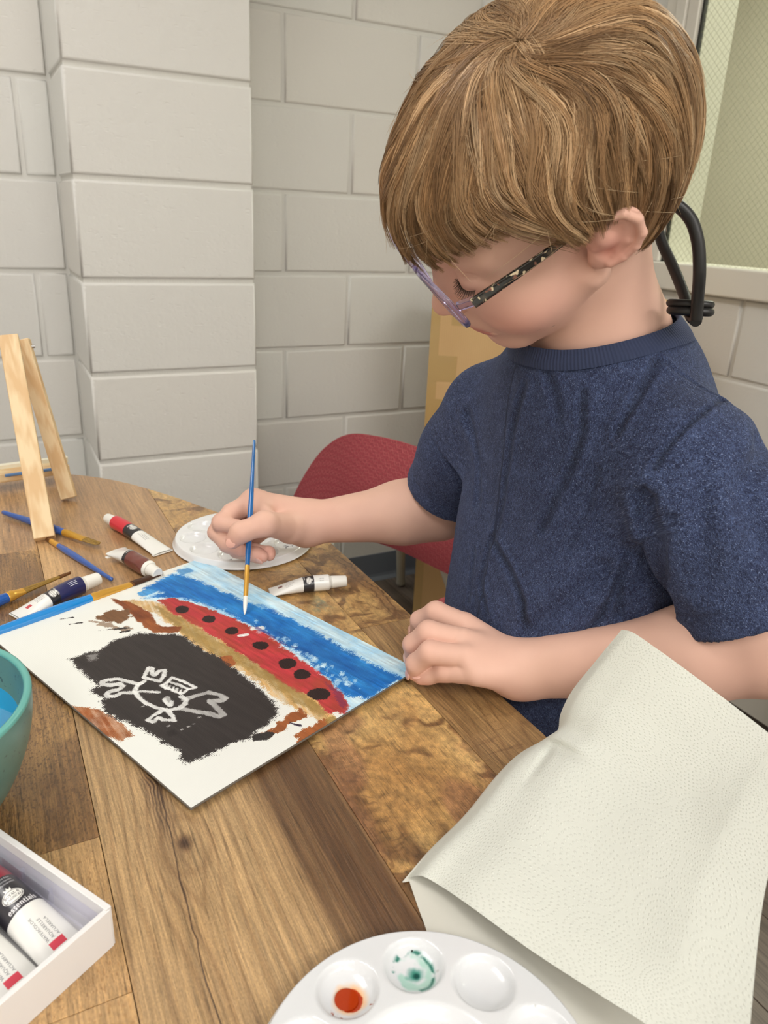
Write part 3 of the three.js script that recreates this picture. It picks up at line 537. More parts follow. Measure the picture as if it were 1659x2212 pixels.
  const tex = dataTex(W, H, (u, v, c, x, y) => { const i = (y * W + x) * 3; c[0] = img[i]; c[1] = img[i + 1]; c[2] = img[i + 2]; });
  tex.wrapS = tex.wrapT = THREE.ClampToEdgeWrapping;
  const cb = dataTex(64, 64, (u, v, c) => { const q = 0.5 + 0.25 * (Math.cos(u * 25.13) + Math.cos(v * 25.13)); c[0] = c[1] = c[2] = q; }, false); cb.repeat.set(CL / 0.0062, CS / 0.0062);
  const paintM = M(0xffffff, 0.5, { map: tex, bumpMap: cb, bumpScale: 0.00005, specularIntensity: 0.6 });
  const g = thing('painting', 'canvas panel painted with a black skull flag, a red spotted hull and a blue sea', 'painting', [canA.x + canDirL.x * CL / 2 + canDirS.x * CS / 2, TY, canA.z + canDirL.z * CL / 2 + canDirS.z * CS / 2]);
  const basis = new THREE.Matrix4().makeBasis(canDirL, V(0, 1, 0), canDirL.clone().cross(V(0, 1, 0)));
  // canDirL x up = +-canDirS; the panel lies in the local xz plane, z along the short side
  const sgn = Math.sign(canDirL.clone().cross(V(0, 1, 0)).dot(canDirS));
  const board = new RoundedBoxGeometry(CL, CT, CS, 2, 0.0005).applyMatrix4(basis); part(g, 'board', board.translate(0, CT / 2 + 0.0034, 0), M(0x6a6258, 0.85));  // grey board; its dark edge also stands in for the shadow below
  const face = gridGeo(24, 18, (u, v) => { const p = canDirL.clone().multiplyScalar((u - 0.5) * (CL - 0.0012)).add(canDirS.clone().multiplyScalar((v - 0.5) * (CS - 0.0012))); p.y = CT + 0.0037; return p; });
  if (face.attributes.normal.getY(0) < 0) { const ix = face.index.array; for (let i = 0; i < ix.length; i += 3) [ix[i + 1], ix[i + 2]] = [ix[i + 2], ix[i + 1]]; face.computeVertexNormals(); }
  part(g, 'painted_canvas', face, paintM);
  for (const [a, b] of [[0.1, 0.1], [0.9, 0.1], [0.1, 0.9], [0.9, 0.9]]) { const p = canDirL.clone().multiplyScalar((a - 0.5) * CL).add(canDirS.clone().multiplyScalar((b - 0.5) * CS)); part(g, 'added_foot_pad', new THREE.CylinderGeometry(0.006, 0.006, 0.0034, 12).translate(p.x, 0.0017, p.z), M(0xd8d2c2, 0.8)); }  // pads added to lift the panel and open a shadow gap under it
}
// ------------------------------------------------------------------ brushes
const goldM = M(0xd9a548, 0.3, { metalness: 0.45 });
function makeBrush(name, label, a, b, o) { // a: handle end, b: bristle tip
  const L = a.distanceTo(b), g = thing(name, label, 'brush', a.clone().lerp(b, 0.5).toArray(), o.group), r = o.r, hl = L * (o.handle ?? 0.6), fl = L * (o.ferrule ?? 0.16), X = [];
  const up = o.up ?? V(0, 1, 0), put = (n, geo, m) => world(g, n, along(geo, a, b, up), m);
  const belly = o.belly ?? 1.0, n = 18, prof = [[0.0001, 0]];
  for (let i = 0; i <= n; i++) { const t = i / n; prof.push([r * lerp(0.55, 1, sstep(0, 0.75, t)) * belly * (1 - 0.22 * sstep(0.85, 1, t)), 0.0012 + t * (hl - 0.0012)]); }
  put('handle', latheX(prof, 20), o.handleM);
  const fr = r * 0.8 * belly, flat = o.flat ?? 1, fw = o.wide ?? 1, fp = [], N = 10;
  for (let i = 0; i <= N; i++) { const t = i / N; fp.push([t, fr * (1 + 0.07 * (1.6 * line(t, 0.1, 0.05) + 1.6 * line(t, 0.3, 0.05)))]); }
  const pts = fp.map(([t]) => V(hl - 0.001 + t * fl, 0, 0));
  put('ferrule', sweep(pts, (t) => { const k = sstep(0.25, 1, t), rr = fp[Math.round(t * N)][1]; return [lerp(rr, fr * flat, k), lerp(rr, fr * fw, k)]; }, 20, { up: V(0, 1, 0) }), o.ferruleM ?? goldM);
  const bl = L - hl - fl, bp = Array.from({ length: 13 }, (_, i) => V(hl + fl - 0.0015 + (i / 12) * (bl + 0.0015), 0, 0)), bm = o.bristleM;
  put('bristles', sweep(bp, (t) => { const e = o.round ? Math.sqrt(Math.max(0.001, 1 - Math.pow(t, 2.2))) : 1 - 0.25 * t * t - 0.65 * sstep(0.9, 1, t), s = o.spread ?? 1; return [Math.max(0.0002, fr * flat * 0.95 * (o.round ? e : 1 - 0.6 * t)), Math.max(0.0002, fr * fw * 0.95 * e * lerp(1, s, t))]; }, 18, { up: V(0, 1, 0) }), bm);
  if (o.tipM) put('paint_tip', sweep(bp.slice(o.tipFrom ?? 6), (t) => { const tt = lerp((o.tipFrom ?? 6) / 12, 1, t), e = o.round ? Math.sqrt(Math.max(0.001, 1 - Math.pow(tt, 2.2))) : 1 - 0.25 * tt * tt - 0.6 * sstep(0.9, 1, tt); return [Math.max(0.0003, fr * flat * 1.12 * (o.round ? e : 1 - 0.5 * tt)), Math.max(0.0003, fr * fw * 1.08 * e * lerp(1, o.spread ?? 1, tt))]; }, 16, { up: V(0, 1, 0) }), o.tipM);
  return g;
}
const hairTex = dataTex(64, 256, (u, v, c) => { const k = clamp(0.5 + fbm(u * 60, v * 4, 3, 3) * 1.2); c[0] = lerp(0.62, 1, k); c[1] = lerp(0.6, 1, k); c[2] = lerp(0.58, 1, k); });
const blueHandle = M(0x1d56a8, 0.22, { clearcoat: 0.8, clearcoatRoughness: 0.1 }), navyHandle = M(0x2453a4, 0.26, { clearcoat: 0.6 }), clearBlue = M(0x1f86d2, 0.14, { clearcoat: 0.8, clearcoatRoughness: 0.08 });
const tanHair = M(0xa98436, 0.6, { map: hairTex }), brownHair = M(0x7e4f22, 0.6, { map: hairTex }), whiteHair = M(0xeceae2, 0.5), amber = M(0xcb9a3c, 0.28, { metalness: 0.4 });
const BRUSH_TIP = V(0, 0, 0).copy(onY(528.5, 1328, CANY + 0.0006)), BRUSH_TOP = at(549.5, 950, 0.80);
makeBrush('paintbrush', 'slim blue paintbrush with a white tip, held upright in the boy\'s hand', BRUSH_TOP, BRUSH_TIP, { r: 0.0029, handle: 0.745, ferrule: 0.165, handleM: M(0x1763a8, 0.22, { clearcoat: 0.8, clearcoatRoughness: 0.1 }), bristleM: whiteHair, round: true, up: V(0, 0, 1) });
const gB = 'brushes lying at the far left of the table';
makeBrush('paintbrush', 'blue flat brush with tan bristles, partly behind the easel leg', V(-0.006, TY + 0.0052, -0.978), V(0.086, TY + 0.0058, -0.836), { r: 0.0052, handle: 0.66, ferrule: 0.21, flat: 0.45, wide: 1.25, spread: 1.15, handleM: navyHandle, ferruleM: amber, bristleM: tanHair });
makeBrush('paintbrush', 'thin dark blue brush pointing its handle end at the brown paint tube', V(0.0855, TY + 0.0038, -0.743), V(0.0335, TY + 0.0034, -0.884), { r: 0.0038, handle: 0.78, ferrule: 0.12, handleM: navyHandle, bristleM: brownHair, round: true });
makeBrush('paintbrush', 'blue brush with long amber bristles above the navy tube at the left edge', V(-0.115, TY + 0.0062, -0.678), V(0.049, TY + 0.006, -0.771), { r: 0.0062, handle: 0.635, ferrule: 0.09, flat: 0.6, wide: 1.0, handleM: blueHandle, bristleM: tanHair, spread: 0.3, tipM: brownHair, tipFrom: 9 });
makeBrush('paintbrush', 'bright blue translucent brush with brown paint on its tip along the painting edge', V(-0.085, TY + 0.0058, -0.645), V(0.1345, TY + 0.0066, -0.7345), { r: 0.0056, handle: 0.665, ferrule: 0.18, flat: 0.5, wide: 1.0, handleM: clearBlue, ferruleM: goldM, bristleM: brownHair, tipM: M(0x3f2414, 0.35), tipFrom: 1 });

// ------------------------------------------------------------------ paint tubes
const capM = M(0xe6e4dd, 0.4), tubeWhite = 'rgb(229,228,224)';
function tubeTex(draw) { return canvasTex(1024, 1024, (c, w, h) => { c.fillStyle = tubeWhite; c.fillRect(0, 0, w, h); draw(c, w, h); }); }
// body along +x from crimp (0) to shoulder (len); texture: u = length, v = round the tube with 0.5 on top
function tubeBody(len, r, o = {}) {
  const nu = 40, nv = 40, crimp = o.crimp ?? 0.0007, wide = o.wide ?? 1.42, bend = o.bend ?? (() => [0, 0]);
  return gridGeo(nu, nv, (u, v) => {
    const k = Math.pow(sstep(-0.15, o.full ?? 0.9, u), 0.8), ry = lerp(crimp, r, k), rz = lerp(r * wide, r, k), q = (v - 0.5) * Math.PI * 2 + Math.PI / 2;
    let e = 1; const sh = 0; const [by, bz] = bend(u);
    const dent = (o.dent ?? 0) * fbm(u * 5, Math.sin(q) * 2, (o.seed ?? 0), 2) * r * k * 0.5;
    const p = V(u * len, Math.sin(q) * (ry + dent) + (o.lift ?? 1) * lerp(crimp, r, k) - r + by, -Math.cos(q) * (rz + dent) + bz); p.u = u; p.v = 1 - v; return p;
  });
}
function makeTube(label, end, cap, r, tex, o = {}) { // end: crimp, cap: tip of the cap (room points, on the table)
  const g = thing('paint_tube', label, 'paint tube', end.clone().lerp(cap, 0.5).setY(end.y).toArray(), o.group), L = end.distanceTo(cap), capL = o.capL ?? 0.016, len = L - capL - 0.0035;
  const a = end.clone().setY(end.y + r), b = cap.clone().setY(end.y + r), put = (n, geo, m, l) => world(g, n, along(geo, a, b), m, l);
  const bodyM = M(0xffffff, 0.32, { map: tex, clearcoat: 0.4, clearcoatRoughness: 0.2 });
  put('tube_body', tubeBody(len, r, o), bodyM);
  put('shoulder', latheX([[r, len - 0.0002], [r * 0.99, len + 0.0006], [r * 0.62, len + 0.0036], [r * 0.6, len + 0.006], [0.0001, len + 0.006]], 28), capM);
  const cr = o.capR ?? r * 0.78, prof = [[0.0001, len + 0.003], [cr, len + 0.003], [cr, len + 0.0045]]; prof.push([cr * 0.9, L - 0.0014], [cr * 0.84, L - 0.0003], [cr * 0.7, L], [cr * 0.66, L - 0.0006], [0.0001, L - 0.0006]);
  put('cap', latheX(prof, 30), capM);
  put('crimp', new RoundedBoxGeometry(0.0045, 0.0013, r * (o.wide ?? 1.42) * 2 * 1.0, 1, 0.0004).translate(0.0018, -r + 0.0008 + (o.endLift ?? 0), 0), M(0xf1f0ea, 0.4));
  return g;
}
const txt = (c, s, x, y, size, color, o = {}) => { c.save(); c.translate(x, y); c.rotate(o.rot ?? 0); c.scale(o.sx ?? 1, 1); c.font = `${o.weight ?? ''} ${size}px ${o.font ?? 'sans-serif'}`; c.fillStyle = color; c.textAlign = o.align ?? 'left'; c.textBaseline = 'middle'; c.fillText(s, 0, 0); c.restore(); };
function crest(c, x, y, s, dark) { // oval maker's badge with a small crown
  c.save(); c.translate(x, y); c.rotate(Math.PI / 2); c.fillStyle = '#e9e7e2'; c.beginPath(); c.ellipse(0, 0, s * 1.5, s * 0.82, 0, 0, 7); c.fill(); c.strokeStyle = dark; c.lineWidth = s * 0.07; c.beginPath(); c.ellipse(0, 0, s * 1.36, s * 0.7, 0, 0, 7); c.stroke();
  c.fillStyle = '#e9e7e2'; c.beginPath(); c.moveTo(-s * 0.42, -s * 0.72); c.lineTo(-s * 0.5, -s * 1.25); c.lineTo(-s * 0.2, -s * 0.98); c.lineTo(0, -s * 1.34); c.lineTo(s * 0.2, -s * 0.98); c.lineTo(s * 0.5, -s * 1.25); c.lineTo(s * 0.42, -s * 0.72); c.fill();
  txt(c, 'ROYAL &', 0, -s * 0.22, s * 0.46, dark, { align: 'center', weight: 'bold', font: 'serif' }); txt(c, 'LANGNICKEL', 0, s * 0.24, s * 0.4, dark, { align: 'center', weight: 'bold', font: 'serif' }); c.restore();
}
// canvas x runs along the tube from the crimp to the cap; the canvas row h/2 is the top of the tube
const bandTube = (paint, band, swatch, o = {}) => tubeTex((c, w, h) => {
  const b0 = o.b0 ?? 0.5, b1 = o.b1 ?? 0.68; c.fillStyle = 'rgb(32,30,36)'; c.fillRect(w * b0, 0, w * (b1 - b0), h); c.fillStyle = paint; c.fillRect(w * b1, 0, w * ((o.p1 ?? 1) - b1), h);
  if (o.grey) { c.fillStyle = 'rgb(32,30,36)'; c.fillRect(w * b0, h * 0.1, w * (1 - b0), h * 0.26); }
  if (o.crest !== false) crest(c, w * (b0 + b1) / 2, h * (o.cy ?? 0.5), w * 0.055, 'rgb(40,38,44)');
  txt(c, 'essentials', w * (b0 + b1) / 2 + w * 0.06 * (o.es ?? 1), h * (o.cy ?? 0.5), w * 0.036, '#e6e4e0', { rot: Math.PI / 2, align: 'center', weight: 'bold' });
  if (swatch) { c.fillStyle = swatch; c.fillRect(w * 0.16, h * 0.46, w * 0.075, h * 0.06); }
  for (let k = 0; k < 3; k++) txt(c, ['WATERCOLOR', 'AQUARELLE', 'ACUARELA'][k], w * 0.3, h * (0.455 + k * 0.035), h * 0.026, 'rgb(90,92,98)');
  if (o.lines) { c.fillStyle = 'rgba(235,235,238,0.9)'; for (let k = 0; k < 3; k++) c.fillRect(w * 0.78, h * (0.54 + 0.035 * k), w * 0.13, h * 0.01); }
});
const P3 = (x, z) => V(x, TY + 0.0006, z);
makeTube('red banded paint tube lying between the easel and the far round palette', P3(0.1475, -0.795), P3(0.105, -0.905), 0.0083, bandTube('rgb(206,38,56)', 0, null, { b0: 0.5, b1: 0.7 }), { wide: 1.5 });
makeTube('short brown paint tube with a flared crumpled end, above the blue painted corner', P3(0.099, -0.803), P3(0.1285, -0.728), 0.0088, bandTube('rgb(112,58,50)', 0, null, { b0: 0.42, b1: 0.5, crest: false, p1: 1, es: 0 }), { wide: 1.5, full: 0.55, dent: 0.35, seed: 4, capL: 0.014, endLift: 0.004, bend: (u) => [0.006 * Math.pow(1 - u, 3), 0] });
makeTube('navy blue paint tube with a red square, beside the bright blue brush', P3(-0.006, -0.7), P3(0.0725, -0.739), 0.0092, bandTube('rgb(34,36,84)', 0, 'rgb(190,60,70)', { b0: 0.46, b1: 0.6, lines: true, grey: true, cy: 0.56 }), { wide: 1.35, capL: 0.017 });
makeTube('white paint tube with one black band, between the painting and the table edge', P3(0.2245, -0.6585), P3(0.3015, -0.6415), 0.0082, tubeTex((c, w, h) => {
  c.fillStyle = 'rgb(34,32,38)'; c.fillRect(w * 0.56, 0, w * 0.185, h); crest(c, w * 0.655, h * 0.6, w * 0.055, 'rgb(40,38,44)'); txt(c, 'essentials', w * 0.585, h * 0.5, w * 0.03, '#e6e4e0', { rot: Math.PI / 2, align: 'center', weight: 'bold' });
  c.fillStyle = 'rgb(128,96,92)'; c.fillRect(w * 0.14, h * 0.48, w * 0.07, h * 0.06); for (let k = 0; k < 3; k++) txt(c, ['WATERCOLOR', 'AQUARELLE', 'ACUARELA'][k], w * 0.26, h * (0.53 + k * 0.035), h * 0.024, 'rgb(120,122,130)');
  for (let k = 0; k < 2; k++) txt(c, ['White', 'Blanc'][k], w * 0.84, h * (0.58 + 0.05 * k), h * 0.03, 'rgb(110,112,120)');
}), { wide: 1.2, full: 0.75 });

// ------------------------------------------------------------------ round palettes
function makePalette(label, cx, cz, R, turn, map, tilt = 0) {
  const g = thing('paint_palette', label, 'palette', [cx, TY, cz], 'round white plastic palettes'); delete g.userData.group;
  const wells = Array.from({ length: 10 }, (_, k) => { const a = turn + (k * Math.PI) / 5; return [Math.cos(a) * R * 0.715, Math.sin(a) * R * 0.715]; });
  const top = 0.0112, H = (x, z) => {
    const r = Math.hypot(x, z); let y = top - 0.0006 * sstep(0.3, 0.9, r / R) - 0.0075 * sstep(0.955, 1.0, r / R);
    for (const [wx, wz] of wells) { const d = Math.hypot(x - wx, z - wz) / (R * 0.185); if (d < 1.06) y -= d < 0.86 ? 0.0062 * Math.sqrt(Math.max(0, 1.02 - d * d * 0.98)) : 0.0062 * Math.sqrt(Math.max(0, 1.02 - 0.86 * 0.86 * 0.98)) * (1 - sstep(0.86, 1.06, d)); }
    const c = r / (R * 0.465); if (c < 1.04) y -= 0.0055 * (1 - sstep(0.8, 1.04, c));
    return y;
  };
  const nr = 110, na = 240;
  const topG = gridGeo(na, nr, (u, v) => { const a = -u * Math.PI * 2, r = R * Math.pow(v, 0.8) + 1e-6, x = Math.cos(a) * r, z = Math.sin(a) * r, p = V(x, H(x, z), z); p.u = 0.5 + x / (2 * R); p.v = 0.5 + z / (2 * R); return p; });
  const edge = gridGeo(na, 4, (u, v) => { const a = -u * Math.PI * 2, r = R * (1 - 0.012 * Math.sin(v * Math.PI) * -1 - 0.05 * v * v), p = V(Math.cos(a) * r, lerp(H(R * Math.cos(a), R * Math.sin(a)), 0.0012, v), Math.sin(a) * r); p.u = 0.02; p.v = 0.02; return p; });
  const under = gridGeo(na, 12, (u, v) => { const a = -u * Math.PI * 2, r = R * 0.95 * (1 - v) + 1e-6; const p = V(Math.cos(a) * r, 0.0012 + 0.002 * sstep(0, 0.2, v), Math.sin(a) * r); p.u = 0.02; p.v = 0.02; return p; });
  part(g, 'dish', mergeGeometries([topG, edge, under]), M(0xffffff, 0.16, { map, clearcoat: 0.25, clearcoatRoughness: 0.08 }));
  return { g, wells, H };
}
const palMap = (spots, bg = [0.85, 0.855, 0.87]) => dataTex(1024, 1024, (u, v, c) => { c[0] = bg[0]; c[1] = bg[1]; c[2] = bg[2]; for (const s of spots) { if (s.o && (Math.abs(u - s.o[0]) > 0.1 || Math.abs(v - s.o[1]) > 0.11)) continue; const a = s.f(u, v); if (a > 0.003) for (let k = 0; k < 3; k++) c[k] = lerp(c[k], s.c[k], clamp(a)); } });
{
  const R = 0.0802, cx = 0.1304, cz = -0.1783, turn = -68 * Math.PI / 180; // wells: green at `turn`, orange before it
  const wp = (k) => { const a = turn + (k * Math.PI) / 5; return [0.5 + Math.cos(a) * 0.3575, 0.5 + Math.sin(a) * 0.3575]; };
  const o = wp(-1), gW = wp(0), n = (u, v, f, s) => fbm(u * f, v * f, s, 3);
  // the wash sits towards the viewer in each well: along +z and a little -x
  const spots = [
    { o, c: rgb(240, 178, 120), f: (u, v) => (1 - sstep(0.034, 0.062, Math.hypot(u - o[0] - 0.002, v - o[1] - 0.012) + n(u, v, 40, 1) * 0.01)) * 0.8 },
    { o, c: rgb(176, 54, 14), f: (u, v) => 1 - sstep(0.036, 0.041, Math.hypot(u - o[0] - 0.002, v - o[1] - 0.016) + n(u, v, 50, 2) * 0.006) },
    { o, c: rgb(150, 70, 50), f: (u, v) => sstep(0.28, 0.4, n(u, v, 60, 3)) * line(Math.hypot(u - o[0], v - o[1]), 0.078, 0.006) * sstep(0, 0.03, v - o[1]) },
    { o: gW, c: rgb(168, 206, 194), f: (u, v) => (1 - sstep(0.05, 0.072, Math.hypot(u - gW[0], v - gW[1] - 0.006) + n(u, v, 30, 4) * 0.03)) * sstep(-0.15, 0.25, n(u, v, 22, 5) + 0.1) * 0.9 },
    { o: gW, c: rgb(20, 112, 92), f: (u, v) => (1 - sstep(0.008, 0.034, Math.hypot(u - gW[0] - 0.002, v - gW[1] - 0.012) + n(u, v, 40, 6) * 0.012)) * 0.85 },
    { o: gW, c: rgb(10, 60, 58), f: (u, v) => (1 - sstep(0.004, 0.014, Math.hypot(u - gW[0] - 0.004, v - gW[1] - 0.014))) * 0.8 },
    { o: gW, c: rgb(34, 104, 88), f: (u, v) => line(Math.hypot(u - gW[0], v - gW[1] - 0.004) + n(u, v, 26, 8) * 0.012, 0.064, 0.006) * sstep(-0.02, 0.22, n(u, v, 30, 7)) * 0.9 },
    { o: gW, c: rgb(30, 40, 40), f: (u, v) => (Math.hypot(u - gW[0] - 0.03, v - gW[1] + 0.062) < 0.0035 ? 0.9 : 0) },
    { c: rgb(190, 192, 192), f: (u, v) => (Math.hypot(u - 0.70, v - 0.205) < 0.005 || Math.hypot(u - 0.9, v - 0.44) < 0.003 ? 0.8 : 0) }];
  const P = makePalette('round white palette with orange and green washes, in front of the paper towel', cx, cz, R, turn, palMap(spots));
  const [ox, oz] = P.wells[9]; // the orange puddle
  part(P.g, 'paint_puddle', new THREE.CylinderGeometry(0.0058, 0.005, 0.0008, 28).translate(ox - 0.0012, 0.0055, oz + 0.0016), M(0xa8330a, 0.06, { clearcoat: 1, clearcoatRoughness: 0.03 }), 'wet orange paint puddle');
}
{
  const R = 0.0795, r = rng(9), turn = 0.2, marks = [[1, 7], [0, 5], [9, 6], [8, 6], [3, 4]];
  const spots = []; for (const [k] of marks) { const a = turn + (k * Math.PI) / 5 + (r() - 0.5) * 0.1, u0 = 0.5 + Math.cos(a) * 0.36, v0 = 0.5 + Math.sin(a) * 0.36; spots.push({ o: [u0, v0 + 0.02], c: rgb(70, 72, 84), f: (u, v) => sstep(0.12, 0.36, fbm(u * 60, v * 60, k, 3)) * (1 - sstep(0.03, 0.06, Math.hypot(u - u0, v - v0 - 0.02))) * 0.9 }); spots.push({ o: [u0, v0 + 0.03], c: rgb(40, 40, 48), f: (u, v) => (Math.hypot((u - u0 - 0.01) * 1, (v - v0 - 0.04) * 2) < 0.014 + 0.006 * fbm(u * 90, v * 90, k, 2) ? 0.8 : 0) }); }
  makePalette('round white palette under the hand that holds the brush', 0.2395, -0.7945, R, turn, palMap(spots, [0.9, 0.905, 0.91]));
}

// ------------------------------------------------------------------ bowl of water
{
  const cx = -0.0785, cz = -0.4545, R = 0.0775, H = 0.083, g = thing('water_bowl', 'speckled teal bowl of blue water at the left edge of the table', 'bowl', [cx, TY, cz]);
  const speck = dataTex(1024, 512, (u, v, c) => { let q = mix3(rgb(98, 136, 128), rgb(86, 124, 116), clamp(0.5 + fbm(u * 12, v * 8, 2))); const s = fbm(u * 260, v * 100, 7, 2); q = mix3(q, rgb(46, 62, 66), sstep(0.4, 0.48, s) * 0.8); c[0] = q[0]; c[1] = q[1]; c[2] = q[2]; });
  const outP = [[0.0001, 0.003], [0.036, 0.003], [0.039, 0], [0.044, 0.0015]]; for (let i = 1; i <= 16; i++) { const t = i / 16; outP.push([0.044 + (R - 0.044) * Math.pow(Math.sin((t * Math.PI) / 2), 0.72), 0.0015 + (H - 0.0035) * t]); }
  outP.push([R - 0.0004, H - 0.0007], [R - 0.0018, H], [R - 0.0034, H - 0.0003], [R - 0.0042, H - 0.0015]);
  for (let i = 15; i >= 0; i--) { const t = i / 16; outP.push([Math.max(0.0001, (R - 0.0045) * Math.pow(Math.sin((t * Math.PI) / 2), 0.62)), 0.0058 + (H - 0.0075) * t]); }
  part(g, 'bowl_wall', lathe(outP, 96), M(0xffffff, 0.38, { map: speck, clearcoat: 0.25, clearcoatRoughness: 0.3 }));
  part(g, 'bowl_rim', new THREE.TorusGeometry(R - 0.0021, 0.0024, 10, 96).rotateX(Math.PI / 2).translate(0, H - 0.0012, 0), M(0x66aaa2, 0.35));
  const wr = (R - 0.0045) * Math.pow(Math.sin((0.72 * Math.PI) / 2), 0.62) + 0.0004;
  part(g, 'water', new THREE.CylinderGeometry(wr, wr * 0.8, 0.03, 72).translate(0, 0.0058 + (H - 0.0075) * 0.72 - 0.015, 0), M(0x1e8fc4, 0.04, { clearcoat: 0.6, clearcoatRoughness: 0.02 }), 'blue tinted water');
}

// ------------------------------------------------------------------ white box of watercolor tubes
{
  const c0 = V(0.0212, 0, -0.3155), eL = V(-0.049, 0, -0.081).normalize(), eS = V(-0.081, 0, 0.049).normalize(), LL = 0.110, LS = 0.125, Hh = 0.0255, t = 0.0014;
  const g = thing('tray_box', 'open white cardboard tray of watercolor tubes at the lower left', 'box', [c0.x, TY, c0.z]);
  const Mx = new THREE.Matrix4().makeBasis(eL, V(0, 1, 0), eL.clone().cross(V(0, 1, 0))); const sg = Math.sign(eL.clone().cross(V(0, 1, 0)).dot(eS));
  const white = M(0xe4e2e2, 0.42, { clearcoat: 0.2, clearcoatRoughness: 0.3 });
  const P = (a, y, b) => eL.clone().multiplyScalar(a).add(eS.clone().multiplyScalar(b)).setY(y);
  const boxAt = (a0, a1, y0, y1, b0, b1, r = 0.0005) => new RoundedBoxGeometry(a1 - a0, y1 - y0, b1 - b0, 2, r).translate((a0 + a1) / 2, (y0 + y1) / 2, sg * (b0 + b1) / 2).applyMatrix4(Mx);
  part(g, 'base', boxAt(0.0014, LL, 0, t, 0.0014, LS), white);
  part(g, 'side_wall', boxAt(0.0006, LL, 0, Hh + 0.0008, 0, 0.0034), white); part(g, 'side_wall', boxAt(0, 0.0030, 0, Hh - 0.0004, 0.0012, LS), white);
  part(g, 'side_wall', boxAt(0, LL, 0, Hh, LS - 0.003, LS), white); part(g, 'side_wall', boxAt(LL - 0.003, LL, 0, Hh, 0, LS), white);
  // clear plastic inner tray with raised lips
  const clear = M(0xfafaff, 0.06, { transmission: 0.95, thickness: 0, ior: 1.45, specularIntensity: 1 });
  const tray = []; tray.push(boxAt(0.005, LL - 0.005, Hh - 0.0062, Hh - 0.0058, 0.0036, 0.0085, 0.0001), boxAt(0.0032, 0.0058, Hh - 0.0062, Hh - 0.0058, 0.005, LS - 0.005, 0.0001), boxAt(0.006, LL - 0.005, Hh - 0.016, Hh - 0.006, 0.0083, 0.0087, 0.0001), boxAt(0.0054, 0.0059, Hh - 0.016, Hh - 0.006, 0.0115, LS - 0.005, 0.0001));
  for (let k = 0; k < 3; k++) { const a = 0.04 + 0.024 * k; tray.push(boxAt(a, a + 0.0014, Hh - 0.016, Hh - 0.0055, 0.0062, 0.0086, 0.0004)); }
  part(g, 'clear_tray', mergeGeometries(tray), clear, 'clear plastic inner tray');
  // the tubes: crimped ends towards the near right wall
  const tex = tubeTex((c, w, h) => {
    c.fillStyle = 'rgb(48,46,52)'; c.fillRect(w * 0.475, 0, w * 0.29, h); c.fillStyle = 'rgb(150,40,60)'; c.fillRect(w * 0.765, 0, w * 0.24, h);
    const my = h * 0.5; crest(c, w * 0.585, my - h * 0.012, w * 0.058, 'rgb(48,46,52)'); txt(c, 'essentials', w * 0.508, my, w * 0.05, '#e6e4e6', { rot: Math.PI / 2, align: 'center', weight: 'bold' });
    ['Permanent Rose', 'Rose Permanent', 'Rosa Permanente'].forEach((s, k) => txt(c, s, w * (0.745 - 0.026 * k), my, w * 0.022, '#dcdade', { rot: Math.PI / 2, align: 'center' }));
    c.fillStyle = 'rgb(214,70,88)'; c.fillRect(w * 0.125, my - h * 0.052, w * 0.052, h * 0.108);
    ['WATERCOLOR', 'AQUARELLE', 'ACUARELA'].forEach((s, k) => txt(c, s, w * 0.19, my - h * 0.04 + k * h * 0.042, h * 0.031, 'rgb(84,86,92)', { weight: '' }));
  });
  const r = 0.0108;
  for (const [k, b, lab] of [[0, 0.0205, 'white watercolor tube nearest the back wall of the white tray'], [1, 0.0455, 'second white watercolor tube in the white tray, cut by the left edge'], [2, 0.083, 'third tube in the white tray, past the left edge of the photo']]) {
    if (k === 2) continue;
    const a = P(0.0068, 0, b).add(V(c0.x, TY + t + 0.0002, c0.z)), e = P(0.1055, 0, b).add(V(c0.x, TY + t + 0.0002, c0.z));
    makeTube(lab, a, e, r, tex, { wide: 1.16, full: 0.8, capL: 0.018 });
  }
}

